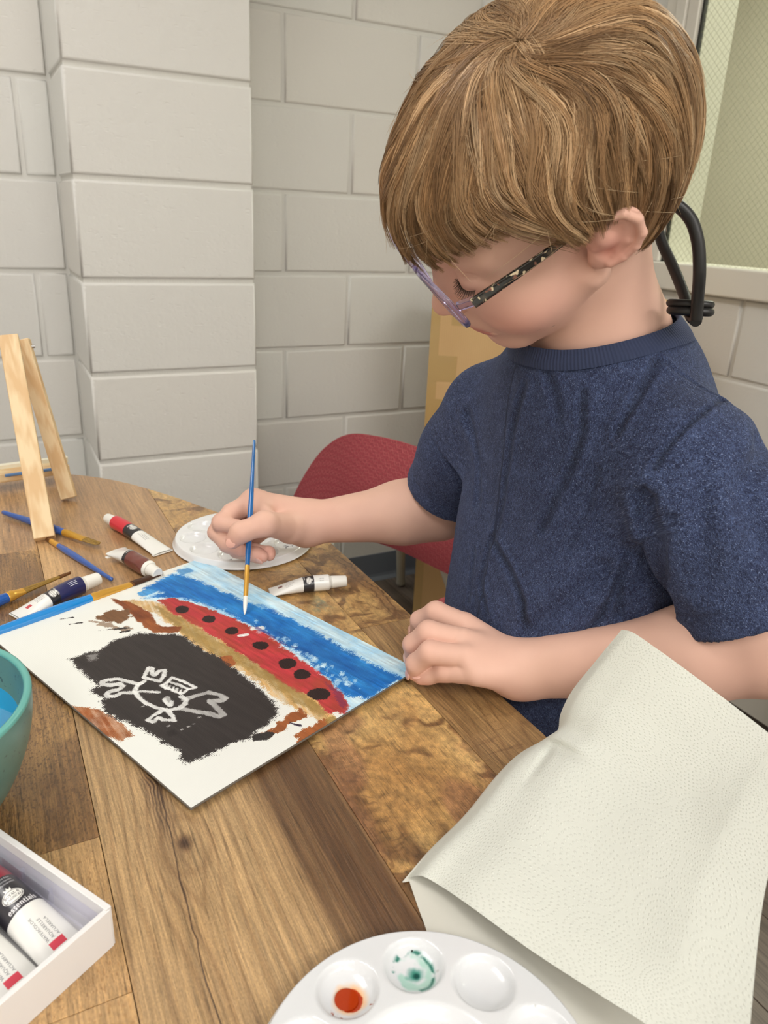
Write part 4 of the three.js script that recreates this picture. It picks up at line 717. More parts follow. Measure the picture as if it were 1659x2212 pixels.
// ------------------------------------------------------------------ tabletop easel
{
  const pine = dataTex(256, 1024, (u, v, c) => { const k = clamp(0.5 + fbm(u * 8, v * 2.2, 3, 3) * 1.6 + 0.25 * Math.sin(u * 26 + fbm(u * 3, v * 3, 1, 2) * 8)); const q = mix3(rgb(228, 204, 164), rgb(212, 176, 130), k); c[0] = q[0]; c[1] = q[1]; c[2] = q[2]; });
  const pm = M(0xffffff, 0.55, { map: pine });
  const foot1 = V(0.033, TY, -0.878), foot2 = V(0.0725, TY, -1.006), top = V(0.031, 0.962, -1.062), foot3 = V(-0.10, TY, -1.055);
  const g = thing('tabletop_easel', 'small pine tripod easel seen from behind at the left of the table', 'easel', [0.0, TY, -0.98]);
  const leg = (a, b, w, t, up) => world(g, 'leg', bar(a, b, w, t, up, 0.0015), pm);
  const side = V(1, 0, 0.15).normalize();
  leg(foot1.clone().add(V(0, 0.0035, 0)), top.clone().add(V(-0.003, 0.008, 0.012)), 0.0225, 0.012, side);
  leg(foot2.clone().add(V(0, 0.0035, 0)), top.clone().add(V(0.012, 0.0, -0.012)), 0.019, 0.011, V(0.93, 0, 0.37)); leg(foot3.clone().add(V(0, 0.0035, 0)), top.clone().add(V(-0.022, 0.0, -0.012)), 0.019, 0.011, V(0.93, 0, 0.37));
  world(g, 'ledge', bar(V(-0.155, 0.7835, -1.063), V(0.0815, 0.7835, -1.094), 0.012, 0.026, V(0, 1, 0), 0.0015), pm);
  world(g, 'ledge_lip', bar(V(-0.155, 0.7905, -1.077), V(0.0835, 0.7905, -1.108), 0.009, 0.008, V(0, 1, 0), 0.001), M(0xf0ecd8, 0.5), 'ledge lip smeared with blue and white paint');
  world(g, 'paint_smear', bar(V(0.002, 0.7875, -1.0693), V(0.081, 0.7875, -1.0797), 0.0036, 0.003, V(0, 1, 0), 0.0008), M(0x5f86b8, 0.5));
  world(g, 'hinge_pin', sweep([top.clone().add(V(-0.03, -0.008, -0.004)), top.clone().add(V(0.026, -0.008, -0.008))], 0.0022, 10), M(0xb8b8b8, 0.3, { metalness: 0.9 }));
}
// ------------------------------------------------------------------ paper towel: a folded sheet, the upper ply standing off the table
{
  const embossN = 1024, cell = 0.055; // one tile = 0.11 x 0.0953 m, centres on a triangular lattice
  const tw = 2 * cell, th = 2 * cell * 0.866;
  const emboss = dataTex(embossN, embossN, (u, v, c) => {
    const x = u * tw, y = v * th; let best = 1e9, second = 1e9, bx = 0, by = 0;
    for (let j = -1; j <= 3; j++) for (let i = -1; i <= 3; i++) { const px = (i + (j & 1) * 0.5) * cell, py = j * cell * 0.866; const d = Math.hypot(x - px, y - py); if (d < best) { second = best; best = d; bx = px; by = py; } else if (d < second) second = d; }
    const ringW = 0.0040, rr = Math.max(1, Math.round(best / ringW)), rad = rr * ringW, a = Math.atan2(y - by, x - bx), n = Math.max(5, Math.round((2 * Math.PI * rad) / 0.0034)), da = Math.abs(((a / (2 * Math.PI)) * n + 100 + (rr & 1) * 0.5) % 1 - 0.5) * ((2 * Math.PI * rad) / n), dr = best - rad;
    const dd = Math.hypot(dr, (0.5 * 2 * Math.PI * rad) / n - da), dot = 1 - sstep(0.0004, 0.00105, Math.hypot(dr, da));
    c[0] = c[1] = c[2] = clamp(0.35 + 0.6 * dot * sstep(0.0008, 0.002, second - best) + 0.05 * noise3(u * 300, v * 300, 2));
  }, false);
  emboss.repeat.set(1.22 / tw, 1.22 / th);
  const paper = M(0xd6d8cf, 0.92, { bumpMap: emboss, bumpScale: 0.00032, side: THREE.DoubleSide, sheen: 0.2, sheenRoughness: 0.8, transmission: 0 });
  const poly = (pts) => { const q = new THREE.CatmullRomCurve3(pts.map(([x, y, d]) => V(x, y, d * 1000)), false, 'centripetal'); return (t) => q.getPoint(clamp(t)); };
  const Lft = poly([[880, 1897, 0.445], [935, 1832, 0.459], [1012, 1755, 0.483], [1082, 1668, 0.512], [1125, 1626, 0.530], [1176, 1597, 0.541], [1204, 1578, 0.543], [1210, 1545, 0.541], [1232, 1498, 0.535], [1285, 1430, 0.52], [1343, 1360, 0.502]]);
  const Rgt = poly([[1606, 2380, 0.300], [1620, 2220, 0.318], [1650, 1940, 0.365], [1694, 1760, 0.395], [1722, 1630, 0.418]]);
  const Bot = poly([[880, 1897, 0.445], [908, 1892, 0.437], [945, 1910, 0.430], [1005, 1950, 0.412], [1150, 2055, 0.380], [1300, 2152, 0.352], [1400, 2216, 0.336], [1606, 2380, 0.300]]);
  const Top = poly([[1343, 1360, 0.502], [1362, 1364, 0.498], [1420, 1402, 0.488], [1540, 1490, 0.465], [1659, 1582, 0.435], [1722, 1630, 0.418]]);
  const nu = 90, nv = 90, c00 = Lft(0), c01 = Lft(1), c10 = Rgt(0), c11 = Rgt(1);
  const upper = gridGeo(nu, nv, (u, s) => {
    const q = V(0, 0, 0), l = Lft(s), r = Rgt(s), b = Bot(u), t = Top(u);
    for (const k of ['x', 'y', 'z']) q[k] = l[k] * (1 - u) + r[k] * u + b[k] * (1 - s) + t[k] * s - (c00[k] * (1 - u) * (1 - s) + c10[k] * u * (1 - s) + c01[k] * (1 - u) * s + c11[k] * u * s);
    const e = u * (1 - u) * s * (1 - s) * 16;
    let d = q.z / 1000 + e * (-0.004 + 0.012 * fbm(u * 2.2, s * 2.2, 4, 2));
    // the pinched crease that runs in from the indented left edge
    const cx = q.x - 1195, cy = q.y - 1600, al = cx * 0.9 + cy * 0.43, ac = -cx * 0.43 + cy * 0.9; if (al > -30 && al < 110) d += 0.006 * Math.exp(-(((ac - 8) / 10) ** 2)) * sstep(110, 0, al) - 0.004 * Math.exp(-(((ac + 14) / 14) ** 2)) * sstep(110, 0, al);
    const bx = q.x - 1190, by = q.y - 1610, a2 = -bx * 0.6 + by * 0.8, c2 = bx * 0.8 + by * 0.6; if (a2 > 0 && a2 < 130) d += 0.005 * Math.exp(-(((c2 - 4) / 9) ** 2)) * sstep(130, 10, a2);
    const p = at(q.x, q.y, d); p.u = u * 0.235; p.v = s * 0.27; return p;
  });
  const lowY = TY + 0.0012, lowL = (s) => { const l = Lft(lerp(0, 0.52, s)); return onY(l.x + 4, l.y + 7, lowY); };
  const fold = gridGeo(10, 40, (u, s) => { const a = lowL(s), l = Lft(lerp(0, 0.52, s)), b = at(l.x, l.y, l.z / 1000), m = a.clone().lerp(b, u); const out = V(-1, 0, 0); m.add(out.multiplyScalar(Math.sin(u * Math.PI) * 0.004)); m.u = -0.02 * (1 - u); m.v = s * 0.14; return m; });
  const B0 = [884, 1904], B1 = [915, 1992], B2 = [1010, 2180];
  const lower = gridGeo(40, 40, (u, s) => {
    const l = lowL(s), front = (t) => { const a = V(884, 1904, 0), b = V(914, 1990, 0), c = V(1020, 2250, 0), d = V(1600, 2640, 0); const q = new THREE.CatmullRomCurve3([a, b, c, d]).getPoint(t); return onY(q.x, q.y, lowY); };
    const back = (t) => { const q = Lft(0.52), e = onY(q.x + 4, q.y + 7, lowY); return e.clone().lerp(V(0.295, lowY, -0.262), t); };
    const r0 = front(1), r1 = V(0.295, lowY, -0.262), r = r0.clone().lerp(r1, s), c0 = lowL(0), c1 = lowL(1);
    const p = l.clone().multiplyScalar(1 - u).add(r.multiplyScalar(u)).add(front(u).multiplyScalar(1 - s)).add(back(u).multiplyScalar(s)).sub(c0.multiplyScalar((1 - u) * (1 - s))).sub(front(1).multiplyScalar(u * (1 - s))).sub(c1.multiplyScalar((1 - u) * s)).sub(r1.clone().multiplyScalar(u * s));
    p.y = lowY + 0.0012 * Math.abs(fbm(p.x * 40, p.z * 40, 3, 2)); p.u = -p.x; p.v = p.z; return p;
  });
  const g = thing('paper_towel', 'white embossed paper towel sheet folded over at the lower right', 'paper towel', [0.25, TY, -0.3]);
  world(g, 'upper_sheet', upper, paper); world(g, 'lower_sheet', mergeGeometries([fold, lower]), M(0xcfcdc3, 0.95, { side: THREE.DoubleSide }));  // same paper, but the lower ply is coloured greyer to stand for shade
}

// ------------------------------------------------------------------ shell chairs in burgundy cloth
const chairTex = dataTex(512, 512, (u, v, c) => { // small woven grid of broken lighter lines, tile = 60 mm
  const N = 6, x = u * N, y = v * N, ix = Math.floor(x), iy = Math.floor(y), fx = x - ix, fy = y - iy; let k = 0;
  const wv = 0.12; if (fx < wv && (ix + iy * 2) % 3 !== 0) k = 1; if (fy < wv && (ix * 2 + iy) % 3 !== 1) k = 1; if (Math.abs(fx - 0.5) < wv / 2 && fy > 0.15 && fy < 0.65 && (ix + iy) % 2) k = 0.9;
  const n = fbm(u * 60, v * 60, 1, 3) * 0.3; const q = mix3(rgb(142, 56, 64), rgb(194, 120, 110), k * 0.42); c[0] = q[0] * (1 + n); c[1] = q[1] * (1 + n); c[2] = q[2] * (1 + n);
});
chairTex.repeat.set(1 / 0.062, 1 / 0.062);
const cloth = M(0xffffff, 0.85, { map: chairTex, sheen: 0.4, sheenRoughness: 0.6, sheenColor: new THREE.Color(0x8a4048) });
const legPaint = M(0xd2cfc0, 0.4);
function thicken(nu, nv, fn, t) { // closed sheet: two faces and a rim
  const N = (u, v) => { const e = 0.004, a = fn(clamp(u + e), v).sub(fn(clamp(u - e), v)), b = fn(u, clamp(v + e)).sub(fn(u, clamp(v - e))); return a.cross(b).normalize(); };
  const tag2 = (p, q) => { p.u = q.u; p.v = q.v; return p; };
  const A = gridGeo(nu, nv, (u, v) => fn(u, v)), Bk = gridGeo(nu, nv, (u, v) => { const q = fn(1 - u, v); return tag2(q.clone().addScaledVector(N(1 - u, v), -t), q); });
  const loop = (w) => { w = w % 1; const s = w * 4; return s < 1 ? [s, 0] : s < 2 ? [1, s - 1] : s < 3 ? [3 - s, 1] : [0, 4 - s]; };
  const rim = gridGeo((nu + nv) * 2, 6, (w, k) => { const [u, v] = loop(w), q = fn(clamp(u), clamp(v)), n = N(clamp(u), clamp(v)), c = fn(0.5, 0.5), out = q.clone().sub(c); out.addScaledVector(n, -out.dot(n)).normalize(); const a = k * Math.PI; return tag2(q.clone().addScaledVector(n, -t / 2 + (t / 2) * Math.cos(a)).addScaledVector(out, (t * 0.5) * Math.sin(a)), q); });
  return mergeGeometries([A, Bk, rim]);
}
{
  const top = new THREE.CatmullRomCurve3([[598, 1165, 1.80], [618, 1110, 1.78], [652, 1035, 1.74], [700, 968, 1.70], [752, 938, 1.66], [815, 942, 1.64], [905, 966, 1.64], [1000, 1008, 1.66], [1090, 1045, 1.72], [1190, 1085, 1.80]].map(([x, y, d]) => at(x, y, d)), false, 'centripetal');
  const bot = new THREE.CatmullRomCurve3([[640, 1185, 1.80], [680, 1172, 1.76], [720, 1166, 1.73], [770, 1165, 1.70], [815, 1173, 1.68], [870, 1193, 1.67], [930, 1222, 1.67], [1000, 1256, 1.69], [1080, 1290, 1.73], [1170, 1320, 1.80]].map(([x, y, d]) => at(x, y, d)), false, 'centripetal');
  const toCam = V(-0.45, -0.1, 0.88);
  const fn = (u, v) => { const a = top.getPoint(u), b = bot.getPoint(u), p = a.lerp(b, v); p.addScaledVector(toCam, 0.035 * Math.sin(v * Math.PI) * (0.3 + Math.sin(u * Math.PI))); p.u = u * 0.75; p.v = v * 0.4; return p; };
  const g = thing('shell_chair', 'burgundy patterned cloth shell chair on cream tube legs behind the painting arm', 'chair', [0.9, 0, -1.62]);
  world(g, 'shell_back', thicken(48, 20, fn, -0.022), cloth);
  const seat = (u, v) => { const a = lerp(0, 2 * Math.PI, u), r = 0.17 * Math.sqrt(v + 1e-4), p = V(0.86 + Math.cos(a) * r, 0.43 + 0.05 * v * v, -1.56 + Math.sin(a) * r); p.u = p.x; p.v = p.z; return p; };
  world(g, 'seat', mergeGeometries([gridGeo(40, 10, (u, v) => seat(u, v)), gridGeo(40, 10, (u, v) => { const p = seat(1 - u, v), q = p.clone(); q.y -= 0.03; q.u = p.u; q.v = p.v; return q; })]), cloth);
  const foot = [V(1.116, 0.012, -1.955), V(1.225, 0.012, -1.96), V(0.58, 0.012, -1.42), V(1.02, 0.012, -1.32)], hipp = [V(0.955, 0.405, -1.70), V(0.975, 0.405, -1.725), V(0.655, 0.42, -1.49), V(0.92, 0.405, -1.46)];
  for (let i = 0; i < 4; i++) { world(g, 'leg', sweep(curve([hipp[i], hipp[i].clone().lerp(foot[i], 0.5), foot[i]], 12), 0.0135, 14), legPaint); world(g, 'foot_cap', new THREE.SphereGeometry(0.0155, 14, 10).scale(1, 0.78, 1).translate(foot[i].x, foot[i].y, foot[i].z), M(0xb4b2a6, 0.5)); }
}
{ // a second chair pushed in at the table edge: only a sliver of its seat shows past the table
  const g = thing('shell_chair', 'burgundy chair seat barely showing past the table edge by the boy\'s resting hand', 'chair', [0.76, 0, -0.9]);
  const seat = (u, v) => { const a = lerp(0, 2 * Math.PI, u), r = 0.20 * Math.sqrt(v + 1e-4), p = V(0.775 + Math.cos(a) * r, 0.42 + 0.03 * v * v, -0.905 + Math.sin(a) * r); p.u = p.x; p.v = p.z; return p; };
  world(g, 'seat', mergeGeometries([gridGeo(40, 10, seat), gridGeo(40, 10, (u, v) => { const p = seat(1 - u, v), q = p.clone(); q.y -= 0.03; q.u = p.u; q.v = p.v; return q; }), gridGeo(40, 4, (u, v) => { const p = seat(u, 1), q = p.clone(); q.y -= 0.03 * v; q.u = u * 1.2; q.v = v * 0.03; return q; })]), cloth);
  for (const [x, z] of [[0.65, -1.03], [0.90, -1.03], [0.65, -0.78], [0.90, -0.78]]) world(g, 'leg', sweep([V(x, 0, z), V(lerp(x, 0.775, 0.35), 0.395, lerp(z, -0.905, 0.35))], 0.0125, 12), legPaint);
}

// ------------------------------------------------------------------ tall cardboard box in the corner
{
  const card = dataTex(512, 512, (u, v, c) => { const k = 0.5 + 0.5 * fbm(u * 5, v * 9, 2, 4) + 0.15 * Math.sin(u * 700); const q = mix3(rgb(208, 174, 124), rgb(196, 160, 110), clamp(k)); c[0] = q[0]; c[1] = q[1]; c[2] = q[2]; });
  const cm = M(0xffffff, 0.8, { map: card }), tape = M(0xba9c66, 0.3, { clearcoat: 0.5, transparent: false });
  const A = V(0.988, 0, -1.652), ex = V(0.85, 0, 0.527).normalize(), ez = V(ex.z, 0, -ex.x), W = 0.592, Hh = 0.962, D = 0.235;
  const g = thing('cardboard_box', 'tall tan cardboard box with tape along its left edge, standing behind the boy', 'box', [A.x, 0, A.z]);
  const Mx = new THREE.Matrix4().makeBasis(ex, V(0, 1, 0), ez.clone().negate());
  const B = (n, x0, x1, y0, y1, z0, z1, m, l) => part(g, n, new RoundedBoxGeometry(x1 - x0, y1 - y0, z1 - z0, 2, Math.min(0.003, (z1 - z0) * 0.4, (y1 - y0) * 0.4)).translate((x0 + x1) / 2, (y0 + y1) / 2, -(z0 + z1) / 2).applyMatrix4(Mx), m, l);
  B('carton', 0, W, 0, Hh - 0.004, 0, D, cm); B('top_flap', 0.001, W - 0.001, Hh - 0.004, Hh, 0.001, D * 0.5 - 0.001, cm); B('top_flap', 0.001, W - 0.001, Hh - 0.004, Hh, D * 0.5 + 0.001, D - 0.001, cm);
  B('edge_tape', -0.0006, 0.022, 0.02, Hh - 0.01, -0.0006, 0.0002, tape, 'strip of shiny packing tape'); B('edge_tape', -0.0006, 0.066, 0.615, 0.70, -0.0007, 0.0002, tape); B('edge_tape', -0.0006, 0.07, 0.745, 0.81, -0.0007, 0.0002, tape); B('edge_tape', 0.05, W, 0.885, Hh - 0.006, -0.0006, 0.0002, tape);
}
{ // pale metal rack: one post and its grey side panel
  const g = thing('metal_rack', 'cream post and grey panel of a low rack, below the elbow', 'rack', [1.45, 0, -0.85]);
  part(g, 'upright', new RoundedBoxGeometry(0.05, 0.60, 0.05, 2, 0.004).translate(0.036, 0.30, 0.03), M(0xd8d2b4, 0.45)); part(g, 'foot_plate', new RoundedBoxGeometry(0.09, 0.006, 0.09, 1, 0.002).translate(0.036, 0.003, 0.03), M(0xb8b294, 0.5));
  part(g, 'side_panel', new RoundedBoxGeometry(0.02, 0.56, 0.36, 2, 0.003).translate(0.12, 0.30, -0.12), M(0xc9c7bd, 0.5));
}
// ------------------------------------------------------------------ the boy
const boy = thing('person', 'boy in a navy t-shirt and glasses, painting with his right hand', 'person', [0.47, 0, -0.47]);
const A3 = (v) => [v.x, v.y, v.z], J = (px, py, d) => A3(at(px, py, d)), JY = (px, py, y) => A3(onY(px, py, y));
const HC = [0.3483, 1.1396, -0.4416], HL = [-0.0805, -0.3828, 0.9203], HU = [-0.6963, 0.6822, 0.2229], HF = [-0.7132, -0.6229, -0.3215]; // head centre, left, up, forward
const headToWorld = new THREE.Matrix4().makeBasis(V(...HL), V(...HU), V(...HF)).setPosition(...HC);
const headLocal = (p) => { const x = p[0] - HC[0], y = p[1] - HC[1], z = p[2] - HC[2]; return [(x * HL[0] + y * HL[1] + z * HL[2]) * 100, (x * HU[0] + y * HU[1] + z * HU[2]) * 100, (x * HF[0] + y * HF[1] + z * HF[2]) * 100]; };
const hw = (x, y, z) => V(x / 100, y / 100, z / 100).applyMatrix4(headToWorld);
const { sph, ell, cap, smin, smax } = SD;

// head, in centimetres in the head's own axes (x left, y up, z forward)
const earC = [7.35, 0.45, -0.75], earU = (() => { const v = V(0.35, 0.80, -0.50).normalize(); return [v.x, v.y, v.z]; })();
const earN0 = V(0.86, 0.05, 0.42), earNv = earN0.sub(V(...earU).multiplyScalar(earN0.dot(V(...earU)))).normalize(), earN = [earNv.x, earNv.y, earNv.z], earFv = V(...earU).cross(earNv), earF = [earFv.x, earFv.y, earFv.z];
const earSign = earF[2] > 0 ? 1 : -1; // makes f point to the front
function earField(p) { // p in head cm, left ear
  const x = p[0] - earC[0], y = p[1] - earC[1], z = p[2] - earC[2];
  const u = x * earU[0] + y * earU[1] + z * earU[2], n = x * earN[0] + y * earN[1] + z * earN[2], f = (x * earF[0] + y * earF[1] + z * earF[2]) * earSign;
  const q = [f, u, n];
  let d = ell(q, [-0.1, 0.15, -0.05], [1.5, 2.3, 0.5]);
  d = smax(d, -ell(q, [0.12, 0.0, 0.62], [1.0, 1.55, 0.74]), 0.22); d = smax(d, -ell(q, [0.2, -0.25, 0.2], [0.62, 0.72, 0.62]), 0.2);
  const rim = [[0.75, 0.1], [1.15, 0.75], [1.0, 1.65], [0.25, 2.2], [-0.7, 2.0], [-1.35, 1.1], [-1.4, 0.1], [-1.05, -0.9], [-0.55, -1.6]];
  for (let i = 1; i < rim.length; i++) d = smin(d, cap(q, [rim[i - 1][0], rim[i - 1][1], 0.30], [rim[i][0], rim[i][1], 0.30], 0.30, 0.29), 0.14);
  d = smin(d, cap(q, [-0.25, 1.25, 0.1], [-0.75, 0.35, 0.16], 0.2, 0.24), 0.25); d = smin(d, cap(q, [-0.75, 0.35, 0.16], [-0.5, -0.95, 0.14], 0.24, 0.22), 0.25);
  d = smin(d, sph(q, [0.85, -0.55, 0.1], 0.36), 0.3);
  d = smin(d, ell(q, [0.05, -1.75, -0.02], [0.72, 0.7, 0.36]), 0.45);
  d = smin(d, cap(q, [0.6, 0.2, -0.5], [0.2, 0.1, -1.6], 1.2, 1.3), 0.5);
  return d;
}
function headField(p) {
  const ax = [Math.abs(p[0]), p[1], p[2]];
  let d = ell(p, [0, 4.0, -1.5], [7.0, 7.2, 8.8]);
  d = smin(d, ell(p, [0, 1.2, 3.4], [5.9, 6.3, 4.9]), 2.2);
  d = smin(d, ell(p, [0, -3.0, 3.1], [5.2, 5.1, 4.8]), 2.0);
  d = smin(d, ell(ax, [3.3, -2.0, 4.7], [2.7, 2.7, 2.75]), 1.6);
  d = smin(d, cap(ax, [5.3, -2.4, 0.6], [1.5, -6.7, 5.4], 1.35, 1.15), 1.1);
  d = smin(d, ell(p, [0, -6.8, 6.1], [2.1, 1.4, 1.7]), 1.3);
  d = smin(d, ell(p, [0, -4.2, 6.4], [2.4, 2.0, 2.1]), 1.3);
  d = smin(d, cap(ax, [1.0, 3.1, 7.5], [4.4, 2.9, 5.9], 0.75, 0.7), 1.2);
  d = smax(d, -ell(ax, [3.15, 1.45, 8.75], [1.75, 1.1, 1.3]), 1.0);
  d = smin(d, ell(ax, [3.05, 1.3, 6.6], [1.45, 1.25, 1.3]), 0.35);
  d = smax(d, -cap(ax, [2.0, 2.2, 8.1], [4.3, 2.0, 7.1], 0.12), 0.3);
  d = smin(d, cap(p, [0, 1.7, 7.7], [0, -1.4, 9.15], 0.6, 0.75), 0.9);
  d = smin(d, sph(p, [0, -1.75, 9.35], 0.78), 0.5);
  d = smin(d, sph(ax, [0.85, -2.05, 8.75], 0.58), 0.45);
  d = smax(d, -ell(ax, [0.5, -2.65, 9.0], [0.3, 0.3, 0.45]), 0.2);
  d = smax(d, -cap(p, [0, -3.0, 8.95], [0, -3.8, 8.75], 0.18), 0.3);
  d = smin(d, cap(ax, [0.35, -4.15, 8.25], [2.0, -4.7, 7.35], 0.5, 0.22), 0.4);
  d = smin(d, cap(ax, [0, -5.15, 8.0], [1.7, -4.95, 7.3], 0.52, 0.25), 0.35);
  d = smax(d, -cap(ax, [0, -4.65, 8.75], [2.3, -4.75, 7.6], 0.10, 0.08), 0.22);
  d = smax(d, -ell(p, [0, -5.95, 8.4], [1.5, 0.35, 0.6]), 0.5);
  d = smin(d, earField([Math.abs(p[0]), p[1], p[2]]), 0.35);
  return d;
}
// joints in room coordinates
const SH_R = J(1056, 888, 0.735), EL_R = J(948, 1098, 0.845), WR_R = J(665, 1130, 0.822);
const SH_L = J(1484, 1002, 0.532), EL_L = J(1668, 1395, 0.535), WR_L = J(1120, 1447, 0.615);
const NB = J(1298, 752, 0.60), NT = A3(hw(0.1, -1.6, -2.3));
const lerp3 = (a, b, t) => [lerp(a[0], b[0], t), lerp(a[1], b[1], t), lerp(a[2], b[2], t)];
function neckField(p) { let d = cap(p, NT, NB, 0.0405, 0.044); d = smin(d, cap(p, NB, [NB[0] + 0.02, NB[1] - 0.09, NB[2] - 0.01], 0.050, 0.09), 0.03); return d; }
function armField(p, S, E, W, wideW) {
  const m1 = lerp3(S, E, 0.45), m2 = lerp3(E, W, 0.28);
  let d = cap(p, S, m1, 0.036, 0.0335); d = smin(d, cap(p, m1, E, 0.0335, 0.0315), 0.02);
  d = smin(d, cap(p, E, m2, 0.031, 0.0325), 0.022); d = smin(d, cap(p, m2, W, 0.0325, wideW), 0.018);
  return d;
}
// hands: chains of joints [point, radius]
function chain(p, c, k = 0.004) { let d = 1e9; for (let i = 1; i < c.length; i++) { const e = cap(p, c[i - 1][0], c[i][0], c[i - 1][1], c[i][1]); d = i === 1 ? e : smin(d, e, k); } return d; }
const LH = (() => { // left hand resting on the table, knuckles up, fingers curled over the edge of the painting
  const k = (px, py, y, r) => [JY(px, py, y), r];
  const index = [k(1004, 1350, 0.807, 0.0102), k(942, 1323, 0.811, 0.0095), k(908, 1340, 0.797, 0.0084), k(900, 1362, 0.7815, 0.0070)];
  const middle = [k(1000, 1384, 0.808, 0.0104), k(926, 1366, 0.811, 0.0096), k(893, 1392, 0.796, 0.0085), k(891, 1418, 0.7805, 0.0070)];
  const ring = [k(1008, 1420, 0.804, 0.0100), k(930, 1409, 0.804, 0.0092), k(899, 1434, 0.789, 0.0082), k(896, 1453, 0.779, 0.0068)];
  const pinky = [k(1030, 1455, 0.796, 0.0094), k(962, 1450, 0.789, 0.0084), k(925, 1458, 0.780, 0.0075), k(910, 1463, 0.777, 0.0063)];
  const thumb = [k(1060, 1400, 0.788, 0.0110), k(1000, 1370, 0.781, 0.0092), k(955, 1372, 0.777, 0.0076), k(925, 1382, 0.775, 0.0064)];
  return { f: [index, middle, ring, pinky, thumb], W: WR_L };
})();
const nailL = [];
function leftHandField(p) {
  const [a, b, c, e, t] = LH.f, W = LH.W; let d = 1e9;
  for (const [f, s, r] of [[a, 0.2, 0.0175], [b, 0.4, 0.0185], [c, 0.65, 0.0185], [e, 0.95, 0.0165]]) {
    const w = [W[0], W[1] + 0.001, W[2] + lerp(-0.0085, 0.0085, s)], g = cap(p, f[0][0], w, f[0][1] + 0.0006, r); d = d > 1 ? g : smin(d, g, 0.010);
  }
  for (const f of [a, b, c, e]) { const g = chain(p, f, 0.0035); d = smin(d, g, 0.0014); }
  d = smin(d, chain(p, t, 0.004), 0.006);
  return d;
}
const RH = (() => { // right hand pinching the brush
  const k = (px, py, d, r) => [J(px, py, d), r];
  const index = [k(548, 1084, 0.806, 0.0118), k(500, 1108, 0.793, 0.0098), k(477, 1130, 0.780, 0.0088), k(515, 1141, 0.772, 0.0080), k(538, 1147, 0.771, 0.0068)];
  const middle = [k(535, 1092, 0.822, 0.0115), k(478, 1128, 0.808, 0.0096), k(468, 1150, 0.792, 0.0090), k(492, 1176, 0.778, 0.0086), k(518, 1188, 0.775, 0.0074)];
  const ring = [k(555, 1112, 0.826, 0.0105), k(490, 1162, 0.814, 0.0088), k(512, 1188, 0.796, 0.0084), k(556, 1199, 0.782, 0.0078), k(566, 1202, 0.779, 0.0066)];
  const pinky = [k(585, 1132, 0.830, 0.0095), k(528, 1182, 0.822, 0.0078), k(552, 1190, 0.806, 0.0074), k(580, 1194, 0.794, 0.0068), k(582, 1200, 0.790, 0.0058)];
  const thumb = [k(628, 1140, 0.802, 0.0150), k(572, 1131, 0.752, 0.0120), k(520, 1150, 0.744, 0.0100), k(503, 1169, 0.746, 0.0076)];
  return { f: [index, middle, ring, pinky, thumb] };
})();
function rightHandField(p) {
  const [a, b, c, e, t] = RH.f, W = WR_R; let d = 1e9; const top = J(662, 1112, 0.822), bot = J(660, 1146, 0.824);
  for (const [f, s, r] of [[a, 0.1, 0.0175], [b, 0.3, 0.0185], [c, 0.7, 0.018], [e, 1, 0.016]]) { const g = cap(p, f[0][0], lerp3(top, bot, s), f[0][1] + 0.001, r); d = d > 1 ? g : smin(d, g, 0.010); }
  d = smin(d, cap(p, t[0][0], lerp3(top, bot, 0.8), 0.0155, 0.017), 0.010);
  d = smin(d, cap(p, t[0][0], e[0][0], 0.0135, 0.0115), 0.010);
  d = smin(d, cap(p, lerp3(t[1][0], t[0][0], 0.35), a[0][0], 0.0085, 0.0105), 0.012);
  for (const f of [a, b, c, e]) d = smin(d, chain(p, f, 0.003), 0.0035);
  d = smin(d, chain(p, t, 0.006), 0.0045);
  // a groove where the brush lies
  return d;
}
const leftArm = (p) => armField(p, SH_L, EL_L, WR_L, 0.0225), rightArm = (p) => armField(p, SH_R, EL_R, WR_R, 0.0215);
